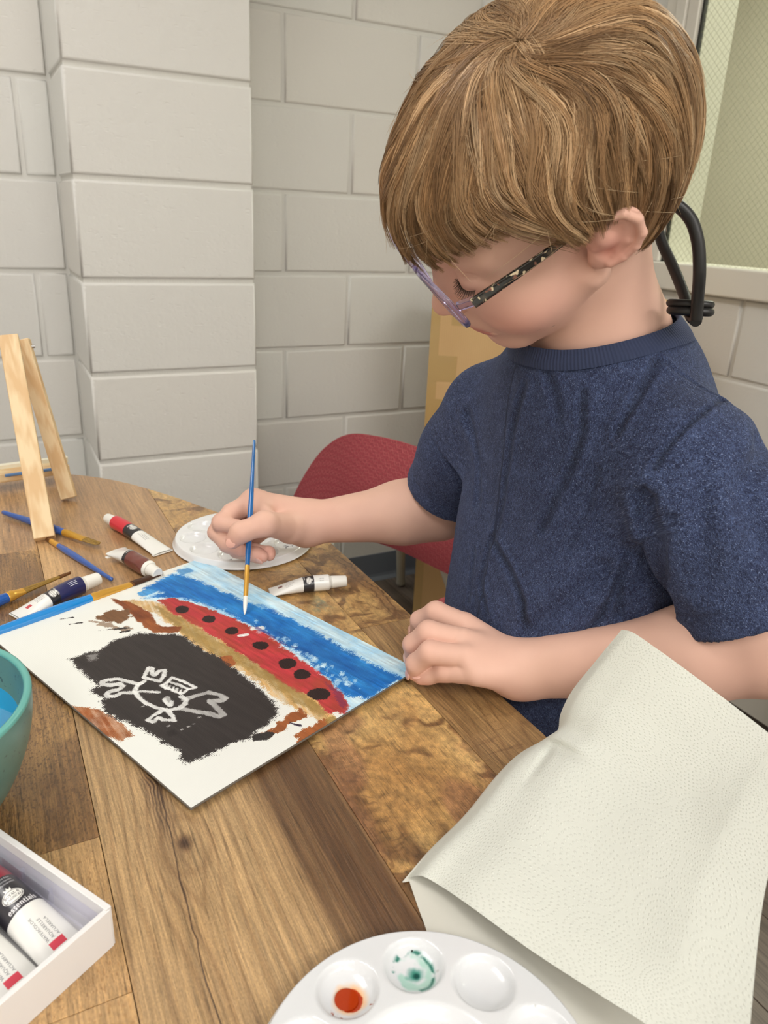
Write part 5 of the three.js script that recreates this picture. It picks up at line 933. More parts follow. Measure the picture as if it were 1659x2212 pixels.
// skin tone
const S1 = [0.71, 0.45, 0.352];
function tone(p, warm = 0, seed = 0) { const n = fbm(p[0] * 60, p[1] * 60, p[2] * 60 + seed, 3) * 0.05, m = fbm(p[0] * 22, p[1] * 22, p[2] * 22 + 5, 2); const w = clamp(warm + m * 0.14, -0.2, 1); return [S1[0] * (1 + n) * (1 - 0.02 * w), S1[1] * (1 + n) * (1 - 0.27 * w), S1[2] * (1 + n) * (1 - 0.24 * w)]; }
function headTone(p) {
  const q = headLocal(p), x = Math.abs(q[0]); let w = 0.05; const g = (c, r) => Math.exp(-(((x - c[0]) / r[0]) ** 2 + ((q[1] - c[1]) / r[1]) ** 2 + ((q[2] - c[2]) / r[2]) ** 2));
  w += 0.62 * g([4.6, -2.2, 5.4], [2.4, 2.2, 3.2]) + 0.4 * g([0, -1.8, 9.6], [1.3, 1.2, 1.4]) + 0.62 * g([7.6, 0.3, -0.8], [1.6, 2.4, 2.4]) + 0.5 * g([7.2, 0.2, -0.5], [0.6, 1.0, 0.8]) + 0.3 * g([3.1, 1.1, 7.8], [1.6, 0.9, 1.2]) + 0.28 * g([0, -7, 7], [2, 1.2, 2]);
  const t = tone(p, w); const lip = clamp(Math.max(Math.exp(-(((q[1] + 4.42 + 0.12 * x) / 0.42) ** 2)), Math.exp(-(((q[1] + 5.1 - 0.05 * x) / 0.42) ** 2))) * sstep(2.2, 1.7, x) * sstep(6.6, 7.2, q[2]));
  const L = [0.52, 0.175, 0.155]; let c = mix3(t, L, lip * 0.85); if (q[0] > 6.2) { const eq = [q[0] - earC[0], q[1] - earC[1], q[2] - earC[2]], eu = eq[0] * earU[0] + eq[1] * earU[1] + eq[2] * earU[2], ef = (eq[0] * earF[0] + eq[1] * earF[1] + eq[2] * earF[2]) * earSign, en = eq[0] * earN[0] + eq[1] * earN[1] + eq[2] * earN[2]; c = mix3(c, [0.50, 0.19, 0.155], 0.7 * Math.exp(-((ef - 0.1) ** 2 + (eu / 1.4) ** 2)) * sstep(0.3, -0.05, en)); }
  for (const [fx, fy, fz] of [[5.2, -4.1, 5.2], [4.9, -5.0, 4.2], [4.5, -4.6, 6.4]]) { const d = Math.hypot(x - fx, q[1] - fy, q[2] - fz); if (q[0] > 0 && d < 0.2) c = mix3(c, [0.24, 0.11, 0.07], 0.6 * sstep(0.2, 0.06, d)); }
  return c;
}
function handTone(H, p, extra) { let w = 0.12; for (const f of H.f) { for (let i = 1; i < f.length; i++) { const d = Math.hypot(p[0] - f[i][0][0], p[1] - f[i][0][1], p[2] - f[i][0][2]); w = Math.max(w, (i === f.length - 1 ? 0.75 : 0.42) * Math.exp(-((d / 0.011) ** 2))); } } return tone(p, w + (extra ?? 0)); }
const box3 = (pts, pad) => { const a = [1e9, 1e9, 1e9], b = [-1e9, -1e9, -1e9]; for (const p of pts) for (let k = 0; k < 3; k++) { a[k] = Math.min(a[k], p[k] - pad); b[k] = Math.max(b[k], p[k] + pad); } return [a, b]; };
const skinGeos = [];
{
  const HS = 0.01, hf = (p) => headField(headLocal(p)) * HS, headNeck = (p) => smin(hf(p), neckField(p), 0.011);
  const c = A3(hw(0, 1.6, 0.6));
  skinGeos.push(surfaceNets(headNeck, [c[0] - 0.125, c[1] - 0.135, c[2] - 0.125], [c[0] + 0.135, c[1] + 0.125, c[2] + 0.125], 0.0019, { color: (p) => headTone(p), slack: 2.2 }));
  { // the left ear again on a fine grid
    const e = A3(hw(7.5, 0.4, -0.8)), lo = [e[0] - 0.027, e[1] - 0.027, e[2] - 0.021], hi = [e[0] + 0.027, e[1] + 0.027, e[2] + 0.022];
    const G = skinGeos[0], ps = G.attributes.position, ix = G.index.array, keep = [], inside = (i) => { for (let k = 0; k < 3; k++) { const v = ps.getComponent(i, k); if (v < lo[k] + 0.002 || v > hi[k] - 0.002) return false; } return true; };
    for (let i = 0; i < ix.length; i += 3) if (!(inside(ix[i]) && inside(ix[i + 1]) && inside(ix[i + 2]))) keep.push(ix[i], ix[i + 1], ix[i + 2]);
    G.setIndex(keep); skinGeos.push(surfaceNets(headNeck, lo, hi, 0.0008, { color: (p) => headTone(p), slack: 2.2 }));
  }
  skinGeos.push(surfaceNets(neckField, [NB[0] - 0.08, NB[1] - 0.09, NB[2] - 0.08], [NB[0] + 0.09, NB[1] + 0.06, NB[2] + 0.08], 0.004, { color: (p) => tone(p, 0.05) }));
  const fl = (p) => smin(leftArm(p), leftHandField(p), 0.010), fr = (p) => smin(rightArm(p), rightHandField(p), 0.010);
  for (const [f, S, E, W, H, hf2, h] of [[fl, SH_L, EL_L, WR_L, LH, leftHandField, 0.0012], [fr, SH_R, EL_R, WR_R, RH, rightHandField, 0.0014]]) {
    const pts = H.f.flat().map((q) => q[0]); const [a, b] = box3([...pts, lerp3(W, E, 0.03)], 0.019);
    skinGeos.push(surfaceNets(f, a, b, h, { color: (p) => handTone(H, p) }));
    const [a2, b2] = box3([S, E, W], 0.042); const G = surfaceNets(f, a2, b2, 0.0036, { color: (p) => tone(p, 0.06 + 0.25 * Math.exp(-((Math.hypot(p[0] - E[0], p[1] - E[1], p[2] - E[2]) / 0.03) ** 2))) });
    // drop arm triangles that lie inside the finer hand piece
    const ps = G.attributes.position, ix = G.index.array, keep = [], inside = (i) => { for (let k = 0; k < 3; k++) { const v = ps.getComponent(i, k); if (v < a[k] + 0.004 || v > b[k] - 0.004) return false; } return true; };
    for (let i = 0; i < ix.length; i += 3) if (!(inside(ix[i]) && inside(ix[i + 1]) && inside(ix[i + 2]))) keep.push(ix[i], ix[i + 1], ix[i + 2]);
    G.setIndex(keep); skinGeos.push(G);
  }
}
const skinM = M(0xffffff, 0.52, { vertexColors: true, sheen: 0.35, sheenRoughness: 0.5, sheenColor: new THREE.Color(0.9, 0.5, 0.4), specularIntensity: 0.55 });
world(boy, 'body', mergeGeometries(skinGeos), skinM);
{ // fingernails
  const nail = (tip, prev, n, w, r0 = 0.0066) => { const X = V(...tip).sub(V(...prev)).normalize(), N = n.clone().sub(X.clone().multiplyScalar(n.dot(X))).normalize(), Z = X.clone().cross(N); const g = new THREE.SphereGeometry(1, 14, 10).scale(0.0052, 0.0011, w).applyMatrix4(new THREE.Matrix4().makeBasis(X, N, Z).setPosition(V(...tip).addScaledVector(N, r0 - 0.0002).addScaledVector(X, 0.0008))); return g; };
  const nm = M(0xe2b0a0, 0.3, { clearcoat: 0.4 }), up = V(0, 1, 0);
  const L = LH.f, R = RH.f;
  for (const i of [0, 1, 2, 3]) world(boy, 'fingernail', nail(L[i][3][0], L[i][2][0], V(-0.75, 0.65, 0.1), 0.0042, L[i][3][1]), nm);
  world(boy, 'fingernail', nail(R[4][3][0], R[4][2][0], at(480, 1150, 0.5).sub(V(...R[4][3][0])), 0.005, 0.0074), nm);
  world(boy, 'fingernail', nail(R[2][4][0], R[2][3][0], V(-0.35, -0.3, 0.85), 0.004, 0.0072), nm);
  // paint on the little finger
  const q = L[3][2][0]; world(boy, 'paint_mark', bar(V(q[0] - 0.002, q[1] + 0.0068, q[2] + 0.0008), V(q[0] + 0.0012, q[1] + 0.0052, q[2] + 0.0056), 0.0018, 0.0012, V(1, 0, 0), 0.0003), M(0x1a1820, 0.5));
}
{ // lashes of both lowered eyelids and faint brows
  const r = rng(21), lashM = M(0x3a2a22, 0.6);
  for (const s of [1, -1]) { const geos = []; for (let i = 0; i < 46; i++) {
    const t = i / 45, a = lerp(-1.05, 1.0, t), base = [s * (3.05 + 1.42 * Math.sin(a)), 1.1 - 0.28 * Math.cos(a) + 0.08, 6.6 + 1.32 * Math.cos(a * 0.92)];
    const dirx = s * (0.55 * Math.sin(a) + (r() - 0.5) * 0.2), len = lerp(0.5, 0.78, Math.sin(t * Math.PI)) * (0.85 + 0.3 * r()), pts = [];
    for (let k = 0; k <= 5; k++) { const q = k / 5; pts.push(hw(base[0] + dirx * len * q, base[1] - len * (0.75 * q - 0.35 * q * q), base[2] + len * 0.75 * q)); }
    geos.push(sweep(pts, (q) => 0.00022 * (1 - 0.8 * q) + 0.00003, 4, { open: true }));
  }
  world(boy, 'eyelashes', mergeGeometries(geos), lashM).userData.kind = 'stuff'; }
}

// ------------------------------------------------------------------ clothes
const heather = dataTex(1024, 1024, (u, v, c) => { // tile = 90 mm
  const n1 = fbm(u * 200, v * 120, 1, 2), n2 = fbm(u * 64, v * 46, 5, 3), n3 = fbm(u * 12, v * 12, 9, 2); let k = clamp(0.44 + n1 * 0.8 + n2 * 0.38 + n3 * 0.22);
  let q = mix3(rgb(31, 39, 67), rgb(80, 96, 134), k); const fz = fbm(u * 190, v * 150, 12, 2); q = mix3(q, rgb(150, 166, 198), sstep(0.26, 0.46, fz) * 0.6); c[0] = q[0]; c[1] = q[1]; c[2] = q[2];
});
heather.repeat.set(1 / 0.09, 1 / 0.09);
const knit = dataTex(256, 256, (u, v, c) => { c[0] = c[1] = c[2] = clamp(0.5 + 0.6 * fbm(u * 90, v * 60, 2, 3)); }, false); knit.repeat.set(1 / 0.03, 1 / 0.03);
const jersey = M(0xffffff, 0.92, { vertexColors: true, map: heather, bumpMap: knit, bumpScale: 0.0009, sheen: 0.35, sheenRoughness: 0.55, sheenColor: new THREE.Color(0.16, 0.2, 0.34) });
const TC = [0.462, 0, -0.478];
function torsoBase(p) {
  let d = ell(p, [0.452, 0.905, -0.478], [0.083, 0.155, 0.128]);
  d = smin(d, ell(p, [0.449, 0.775, -0.478], [0.094, 0.17, 0.128]), 0.05);
  d = smin(d, cap(p, [0.458, 0.62, -0.478], [0.458, 0.75, -0.478], 0.098), 0.05);
  const sr = [SH_R[0] + 0.006, SH_R[1] - 0.006, SH_R[2] + 0.014], sl = [SH_L[0] + 0.004, SH_L[1] - 0.008, SH_L[2] - 0.012], nb = [NB[0], NB[1] - 0.035, NB[2]];
  d = smin(d, cap(p, nb, sr, 0.060, 0.041), 0.04); d = smin(d, cap(p, nb, sl, 0.060, 0.0425), 0.04);
  d = smin(d, cap(p, [NB[0] + 0.005, NB[1] - 0.02, NB[2]], [NB[0] + 0.015, NB[1] - 0.09, NB[2]], 0.058, 0.08), 0.035);
  return d;
}
const sleeveAxis = { L: [SH_L, lerp3(SH_L, EL_L, 0.80)], R: [SH_R, lerp3(SH_R, EL_R, 0.78)] };
function sleeveOuter(p, k) { const [a, b] = sleeveAxis[k]; const m = lerp3(a, b, 0.5); const r0 = k === 'L' ? 0.0435 : 0.0435; let d = cap(p, a, m, r0, r0 + 0.001); return smin(d, cap(p, m, lerp3(a, b, 1.25), r0 + 0.001, k === 'L' ? 0.056 : 0.0475), 0.02); }
function hemPlane(p, k) { const [a, b] = sleeveAxis[k], n = V(b[0] - a[0], b[1] - a[1], b[2] - a[2]).normalize(); return (p[0] - b[0]) * n.x + (p[1] - b[1]) * n.y + (p[2] - b[2]) * n.z; }
function sleeveRaw(p, k, cr = 0) { const o = sleeveOuter(p, k) + cr; let d = smax(o, hemPlane(p, k), 0.003); const ins = Math.max(o + 0.0045, -(hemPlane(p, k) + 0.035)); return smax(d, -ins, 0.0015); }
// collar: where the neck comes out
const COL = J(1294, 748, 0.600), COLn = V(-0.40, 0.905, -0.03).normalize();
const colX = V(1, 0, 0).sub(COLn.clone().multiplyScalar(COLn.x)).normalize(), colZ = COLn.clone().cross(colX);
const collarPt = (a, r = 0.0625, h = 0) => V(...COL).addScaledVector(colX, Math.cos(a) * r * 0.98).addScaledVector(colZ, Math.sin(a) * r).addScaledVector(COLn, h + 0.006 * Math.cos(a) * 0);
function neckHole(p) { const x = p[0] - COL[0], y = p[1] - COL[1], z = p[2] - COL[2], h = x * COLn.x + y * COLn.y + z * COLn.z, u = x * colX.x + y * colX.y + z * colX.z, w = x * colZ.x + y * colZ.y + z * colZ.z; return Math.max(Math.hypot(u, w) - 0.0620, -h - 0.02); }
const shirt0 = (p) => { let d = torsoBase(p); d = smin(d, sleeveOuter(p, 'L') + Math.max(0, hemPlane(p, 'L')) * 2, 0.03); d = smin(d, sleeveOuter(p, 'R') + Math.max(0, hemPlane(p, 'R')) * 2, 0.03); return d; };
// creases and seams found on the cloth itself: [points in the photograph], depth, width
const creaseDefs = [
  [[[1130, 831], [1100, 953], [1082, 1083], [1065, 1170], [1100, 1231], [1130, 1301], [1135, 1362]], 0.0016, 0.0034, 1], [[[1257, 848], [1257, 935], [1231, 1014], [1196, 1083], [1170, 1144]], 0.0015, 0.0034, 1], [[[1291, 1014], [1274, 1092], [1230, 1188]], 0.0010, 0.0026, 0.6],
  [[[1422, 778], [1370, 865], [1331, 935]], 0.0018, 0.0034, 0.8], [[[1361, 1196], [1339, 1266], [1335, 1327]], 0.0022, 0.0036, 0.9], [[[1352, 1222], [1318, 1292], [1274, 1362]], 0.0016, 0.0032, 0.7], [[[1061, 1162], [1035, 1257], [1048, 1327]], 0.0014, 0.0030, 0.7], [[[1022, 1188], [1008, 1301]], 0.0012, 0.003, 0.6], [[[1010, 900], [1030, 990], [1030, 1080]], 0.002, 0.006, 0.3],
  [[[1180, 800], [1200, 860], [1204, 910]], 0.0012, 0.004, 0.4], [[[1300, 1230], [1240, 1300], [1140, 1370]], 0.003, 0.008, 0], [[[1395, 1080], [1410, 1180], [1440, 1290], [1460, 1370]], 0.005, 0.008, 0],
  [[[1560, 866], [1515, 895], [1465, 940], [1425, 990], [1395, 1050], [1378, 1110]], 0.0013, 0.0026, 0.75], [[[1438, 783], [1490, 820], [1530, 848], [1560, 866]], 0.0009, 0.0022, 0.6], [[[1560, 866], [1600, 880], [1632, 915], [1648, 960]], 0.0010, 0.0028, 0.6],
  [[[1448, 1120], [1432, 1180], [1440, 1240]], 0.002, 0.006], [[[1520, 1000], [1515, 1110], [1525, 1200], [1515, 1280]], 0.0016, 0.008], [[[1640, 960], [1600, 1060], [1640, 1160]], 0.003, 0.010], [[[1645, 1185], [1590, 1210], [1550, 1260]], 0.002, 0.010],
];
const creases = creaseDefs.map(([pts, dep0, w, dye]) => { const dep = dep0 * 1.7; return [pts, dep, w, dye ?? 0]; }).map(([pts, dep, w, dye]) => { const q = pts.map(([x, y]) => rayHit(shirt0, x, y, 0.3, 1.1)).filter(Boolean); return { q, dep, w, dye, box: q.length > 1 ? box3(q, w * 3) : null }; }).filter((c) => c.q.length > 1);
function creaseDepth(p) {
  let s = 0; for (const { q, dep, w, box } of creases) { if (p[0] < box[0][0] || p[1] < box[0][1] || p[2] < box[0][2] || p[0] > box[1][0] || p[1] > box[1][1] || p[2] > box[1][2]) continue; let d = 1e9; for (let i = 1; i < q.length; i++) d = Math.min(d, cap(p, q[i - 1], q[i], 0)); s += dep * Math.exp(-((d / w) ** 2)) - dep * 0.4 * Math.exp(-(((d - w * 1.7) / w) ** 2)); }
  return s + 0.004 * fbm(p[0] * 15, p[1] * 8, p[2] * 15, 2);
}
const clothTone = (p) => { let s = 0; for (const { q, w, dye, box } of creases) { if (!dye || p[0] < box[0][0] || p[1] < box[0][1] || p[2] < box[0][2] || p[0] > box[1][0] || p[1] > box[1][1] || p[2] > box[1][2]) continue; let d = 1e9; for (let i = 1; i < q.length; i++) d = Math.min(d, cap(p, q[i - 1], q[i], 0)); s = Math.max(s, dye * Math.exp(-((d / (w * 0.85)) ** 2))); } const m = 1 - 0.62 * s + 0.16 * fbm(p[0] * 18, p[1] * 14, p[2] * 18, 2); return [m, m, m]; }; // cloth coloured darker along the marked crease and seam lines
const arcUV = (p) => { const x = p[0] - TC[0], z = p[2] - TC[2], r = Math.hypot(x, z); return [Math.atan2(z, x) * 0.125 + 1, p[1] - r * 0.55]; };
{
  const hem = 0.66, f = (p) => { let d = torsoBase(p) ; d = smin(d, sleeveOuter(p, 'L') + Math.max(0, hemPlane(p, 'L') + 0.08) * 2, 0.03); d = smin(d, sleeveOuter(p, 'R') + Math.max(0, hemPlane(p, 'R') + 0.08) * 2, 0.03); if (d > 0.03) return d; d += creaseDepth(p); d = smax(d, -neckHole(p), 0.004); return Math.max(d, hem - p[1]); };
  const [a, b] = box3([SH_L, SH_R, [0.34, 0.64, -0.62], [0.57, 1.07, -0.33]], 0.06);
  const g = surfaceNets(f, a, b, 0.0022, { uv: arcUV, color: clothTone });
  var shirtMesh = world(boy, 't_shirt', g, jersey);
  for (const k of ['L', 'R']) {
    const [A, Bq] = sleeveAxis[k], n = V(Bq[0] - A[0], Bq[1] - A[1], Bq[2] - A[2]).normalize(), e1 = n.clone().cross(V(0, 0, 1)).normalize(), e2 = n.clone().cross(e1);
    const fs = (p) => { const d = sleeveOuter(p, k); if (d > 0.03) return d; return sleeveRaw(p, k, creaseDepth(p) + 0.0007 * Math.exp(-(((hemPlane(p, k) + 0.019) / 0.0012) ** 2))); };
    const [x, y] = box3([A, Bq], 0.066);
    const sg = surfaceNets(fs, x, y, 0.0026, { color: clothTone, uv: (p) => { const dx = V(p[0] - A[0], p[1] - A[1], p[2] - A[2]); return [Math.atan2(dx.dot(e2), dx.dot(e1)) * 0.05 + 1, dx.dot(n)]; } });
    const m = part(shirtMesh, 'sleeve', sg, jersey);
  }
  // ribbed neckband: a strip that follows the cloth round the neck opening
  const fsh = (p) => torsoBase(p) + 0, onCloth = (ang, rr) => { let lo = -0.05, hi = 0.035; for (let i = 0; i < 26; i++) { const m = (lo + hi) / 2; if (fsh(A3(collarPt(ang, rr, m))) < 0) lo = m; else hi = m; } return collarPt(ang, rr, lo); };
  const ribs = dataTex(256, 64, (u, v, c) => { const q = 0.5 + 0.5 * Math.sin(u * Math.PI * 2 * 16); c[0] = c[1] = c[2] = q; }, false);
  const strip = (off, flip) => gridGeo(140, 8, (u, v) => { const ang = (flip ? 1 - u : u) * Math.PI * 2, rr = lerp(0.0595, 0.0705, v), q = onCloth(ang, Math.max(rr, 0.0625)); if (rr < 0.0625) q.add(collarPt(ang, rr, 0).sub(collarPt(ang, 0.0625, 0))).addScaledVector(COLn, 0.0012); const p = q.addScaledVector(COLn, off * (0.4 + 0.6 * Math.sqrt(Math.max(0, 1 - (2 * v - 1) ** 6)))); p.u = ang / (Math.PI * 2); p.v = v; return p; });
  const band = mergeGeometries([strip(0.0034, false), strip(-0.001, true)]); const bm = ribs.clone(); bm.repeat.set(10, 1); bm.needsUpdate = true; { const uv = band.attributes.uv; }
  part(shirtMesh, 'neckband', band, M(0x2c3652, 0.92, { bumpMap: bm, bumpScale: 0.0003, sheen: 0.3, sheenColor: new THREE.Color(0.16, 0.2, 0.34), side: THREE.DoubleSide }));
}
{ // shorts, legs and shoes below the table
  const navy = M(0x1b2136, 0.9), base = [[0.462, -0.545], [0.462, -0.410]];
  const tf = (p) => { let d = cap(p, [0.46, 0.60, -0.478], [0.46, 0.68, -0.478], 0.093); for (const [x, z] of base) d = smin(d, cap(p, [x, 0.56, z], [x, 0.32, z], 0.064, 0.058), 0.02); return Math.max(d, 0.30 - p[1]); };
  world(boy, 'shorts', surfaceNets(tf, [0.34, 0.29, -0.63], [0.58, 0.79, -0.32], 0.006), navy);
  for (const [x, z] of base) { world(boy, 'leg', sweep(curve([V(x, 0.34, z), V(x, 0.28, z), V(x - 0.004, 0.2, z), V(x + 0.004, 0.07, z), V(x, 0.03, z)], 16), (t) => lerp(0.043, 0.028, t), 18), M(0xc99478, 0.55)); const s = surfaceNets((p) => { let d = ell(p, [x - 0.045, 0.028, z], [0.095, 0.033, 0.036]); d = smin(d, cap(p, [x + 0.005, 0.03, z], [x + 0.003, 0.075, z], 0.036, 0.034), 0.03); return Math.max(d, -p[1] + 0.0005); }, [x - 0.16, -0.004, z - 0.06], [x + 0.07, 0.12, z + 0.06], 0.005); world(boy, 'shoe', s, M(0x2a2f3a, 0.7)); }
}

// ------------------------------------------------------------------ hair
{
  const C = [0, 2.73, -0.35], R = [8.55, 9.43, 10.58];
  const w = V((2.45 - C[0]) / R[0], (11.71 - C[1]) / R[1], (-1.45 - C[2]) / R[2]).normalize();
  const a = V(0, 0, 1).sub(w.clone().multiplyScalar(w.z)).normalize(), b = a.clone().cross(w).multiplyScalar(-1); // a to the front, b to the left side
  if (b.x < 0) b.negate();
  const toSph = (x, y, z) => { const n = V((x - C[0]) / R[0], (y - C[1]) / R[1], (z - C[2]) / R[2]).normalize(); return [Math.acos(clamp(n.dot(w), -1, 1)), Math.atan2(n.dot(b), n.dot(a))]; };
  const surf = (th, ph, k) => { const s = Math.sin(th), n = w.clone().multiplyScalar(Math.cos(th)).addScaledVector(a, s * Math.cos(ph)).addScaledVector(b, s * Math.sin(ph)); return [C[0] + n.x * R[0] * k, C[1] + n.y * R[1] * k, C[2] + n.z * R[2] * k]; };
  // lower edge of the hair, left side front to nape, mirrored for the right
  const edgeL = [[0, 3.7, 10.2], [1.85, 3.9, 9.8], [3.3, 4.3, 9.2], [4.6, 4.7, 8.35], [5.72, 5.3, 7.07], [6.6, 5.5, 5.8], [7.25, 5.3, 4.57], [7.9, 4.2, 3.4], [8.2, 1.9, 2.5], [8.4, 2.9, 1.3], [8.5, 3.1, 0.2], [8.5, 2.8, -1.2], [8.3, 1.2, -2.4], [7.6, -1.9, -2.8], [6.6, -3.9, -3.6], [5.4, -4.7, -5.0], [3.4, -5.0, -6.6], [0, -5.3, -7.6]];
  const edge = [...edgeL, ...edgeL.slice(1, -1).map(([x, y, z]) => [-x, y, z])].map((p) => toSph(...p)).sort((p, q) => p[1] - q[1]);
  const thEnd = (ph) => { while (ph > Math.PI) ph -= 2 * Math.PI; while (ph < -Math.PI) ph += 2 * Math.PI; const n = edge.length; for (let i = 0; i < n; i++) { const p = edge[i], q = edge[(i + 1) % n], q1 = i === n - 1 ? q[1] + 2 * Math.PI : q[1]; let x = ph; if (i === n - 1 && x < p[1]) x += 2 * Math.PI; if (x >= p[1] && x <= q1) return lerp(p[0], q[0], sstep(0, 1, (x - p[1]) / (q1 - p[1] || 1e-6)) * 0.4 + 0.6 * (x - p[1]) / (q1 - p[1] || 1e-6)); } return 1.8; };
  // under-layer so that no scalp shows
  const scalp = gridGeo(120, 40, (u, v) => { const ph = u * 2 * Math.PI - Math.PI, e = thEnd(ph) - 0.05, th = Math.max(0.0001, e * v), p = surf(th, ph, 0.935 - 0.07 * sstep(0.75, 1, v)); return hw(...p); });
  const hairM = M(0xffffff, 0.36, { vertexColors: true, specularIntensity: 0.9, side: THREE.DoubleSide });
  const base = [0.235, 0.135, 0.060];
  { const n = scalp.attributes.position.count, c = new Float32Array(n * 3); for (let i = 0; i < n; i++) c.set([base[0], base[1], base[2]], i * 3); scalp.setAttribute('color', new THREE.BufferAttribute(c, 3)); }
  const r = rng(42), POS = [], NOR = [], COLR = [], IDX = [];
  const tints = [[0.50, 0.31, 0.155], [0.36, 0.208, 0.098], [0.235, 0.13, 0.058], [0.42, 0.25, 0.12], [0.62, 0.42, 0.235]];
  function strand(pts, wd, col) {
    const n = pts.length; let N = null; const s0 = POS.length / 3;
    for (let i = 0; i < n; i++) {
      const T = pts[Math.min(n - 1, i + 1)].clone().sub(pts[Math.max(0, i - 1)]).normalize(); if (!N) N = V(0.3, 0.9, 0.2); N.sub(T.clone().multiplyScalar(N.dot(T))).normalize(); const B = T.clone().cross(N), t = i / (n - 1), q = wd * (0.55 + 0.45 * sstep(0, 0.2, t)) * (1 - 0.85 * Math.pow(t, 4));
      for (let k = 0; k < 3; k++) { const an = (k / 3) * 2 * Math.PI, cx = Math.cos(an), cy = Math.sin(an), nx = N.x * cx + B.x * cy, ny = N.y * cx + B.y * cy, nz = N.z * cx + B.z * cy; POS.push(pts[i].x + nx * q, pts[i].y + ny * q, pts[i].z + nz * q); NOR.push(nx, ny, nz); COLR.push(col[0], col[1], col[2]); }
      if (i) for (let k = 0; k < 3; k++) { const p0 = s0 + (i - 1) * 3 + k, p1 = s0 + (i - 1) * 3 + (k + 1) % 3; IDX.push(p0, p1, p0 + 3, p1, p1 + 3, p0 + 3); }
    }
  }
  const toAng = (n) => [Math.acos(clamp(n.dot(w), -1, 1)), Math.atan2(n.dot(b), n.dot(a))];
  // direction in which the hair lies at a point of the head: away from the whorl, swept to the left along the fringe
  function flow(n, bias) {
    const [th, ph] = toAng(n), rad = n.clone().multiplyScalar(Math.cos(th)).sub(w).normalize(), side = rad.clone().cross(n); // side: towards +ph or -ph
    const e = n.clone().addScaledVector(side, 0.01).normalize(), sgn = Math.sin(toAng(e)[1] - ph) > 0 ? 1 : -1, q = th / thEnd(ph);
    const fringe = Math.exp(-(((ph - 0.45) / 0.75) ** 2)) * sstep(0.62, 1.0, q), temple = Math.exp(-(((ph - 1.25) / 0.4) ** 2)) * sstep(0.55, 1, q);
    let s = 0.45 * Math.exp(-((th / 0.35) ** 2)) + 0.06 - 0.75 * Math.exp(-(((ph - 2.3) / 0.75) ** 2)) * sstep(0.15, 0.5, q) + 1.25 * fringe + 0.7 * temple + bias + 0.5 * noise3(n.x * 2.1 + 7, n.y * 2.1, n.z * 2.1) + 0.10 * noise3(n.x * 6, n.y * 6 + 3, n.z * 6);
    return rad.addScaledVector(side, sgn * s).normalize();
  }
  const STEP = 0.088;
  function lock(th0, ph0, o) { // guide line on the unit sphere, then its strands
    let n = w.clone().multiplyScalar(Math.cos(th0)).addScaledVector(a, Math.sin(th0) * Math.cos(ph0)).addScaledVector(b, Math.sin(th0) * Math.sin(ph0)).normalize();
    const G = [n.clone()], D = []; let L = 0;
    while (L < o.len && G.length < 26) {
      const d = flow(n, o.bias); D.push(d.clone()); n = n.clone().addScaledVector(d, STEP).normalize(); L += STEP; G.push(n.clone());
      const [th, ph] = toAng(n); if (th > thEnd(ph) + o.endJit) break;
    }
    if (G.length < 4) return; D.push(D[D.length - 1]);
    const e0 = thEnd(ph0), kB = lerp(1.0, 0.955, clamp(th0 / e0)) + o.lift, m = G.length;
    for (let s = 0; s < o.n; s++) {
      const ox = (r() + r() - 1) * o.w * 1.1, oz = (r() - 0.5) * 0.016, cut = r() < 0.5 ? 0 : Math.floor(r() * m * 0.25), st = Math.floor(r() * 2.2), pts = [], conv = 0.55 + 0.4 * r(), wob = r() * 6;
      for (let i = st; i < m - cut; i++) {
        const t = i / (m - 1), [th, ph] = [0, 0], side = D[i].clone().cross(G[i]), q = G[i].clone().addScaledVector(side, ox * (1 - conv * Math.pow(t, 1.3)) + 0.004 * Math.sin(t * 5 + wob)).normalize();
        const k = kB + oz - 0.055 * Math.pow(1 - t, 5) * (o.under ? 1.2 : 0.8) - 0.026 * sstep(0.6, 1, t) * o.tuck + o.flip * t * t * t;
        pts.push(hw(C[0] + q.x * R[0] * k, C[1] + q.y * R[1] * k, C[2] + q.z * R[2] * k));
      }
      if (pts.length < 4) continue;
      const lm = o.lum * (0.92 + 0.16 * r()); strand(pts, 0.00010 + 0.00011 * r(), [o.tint[0] * lm, o.tint[1] * lm, o.tint[2] * lm]);
    }
  }
  for (let cI = 0; cI < 1050; cI++) {
    const ph0 = (r() * 2 - 1) * Math.PI, e0 = thEnd(ph0), u = r(), th0 = Math.acos(lerp(1, Math.cos(e0 * 0.9), Math.pow(u, 0.9)));
    
    const far = ph0 < -0.6 && ph0 > -2.6; // the side turned away
    lock(Math.max(0.04, th0), ph0, { len: 0.55 + 0.65 * r(), bias: (r() - 0.5) * 0.36, endJit: (r() - 0.62) * 0.16, lift: (r() - 0.5) * 0.026, n: far ? 14 : 31, w: 0.035 + 0.045 * r(), tuck: 0.6 + 0.6 * r(), flip: r() < 0.16 ? (r() - 0.35) * 0.07 : 0, tint: tints[Math.floor(clamp(r() * 0.55 + 0.5 * (0.5 + fbm(ph0 * 2.2, th0 * 2.5, 4, 2) * 2.2)) * 4.99)], lum: 0.62 + 0.62 * r() });
  }
  for (let i = 0; i < 300; i++) { // upper layer: shorter choppy locks whose tips stand clear of the hair below
    const ph0 = -0.5 + r() * 3.6, e0 = thEnd(ph0); lock(e0 * (0.08 + 0.42 * r()), ph0, { len: 0.45 + 0.4 * r(), bias: (r() - 0.5) * 0.6, endJit: -0.05, lift: 0.016 + 0.016 * r(), n: 20, w: 0.035 + 0.03 * r(), tuck: 0.25, flip: 0.012 * (r() - 0.3), tint: tints[Math.floor(r() * 5)], lum: 0.7 + 0.6 * r() });
  }
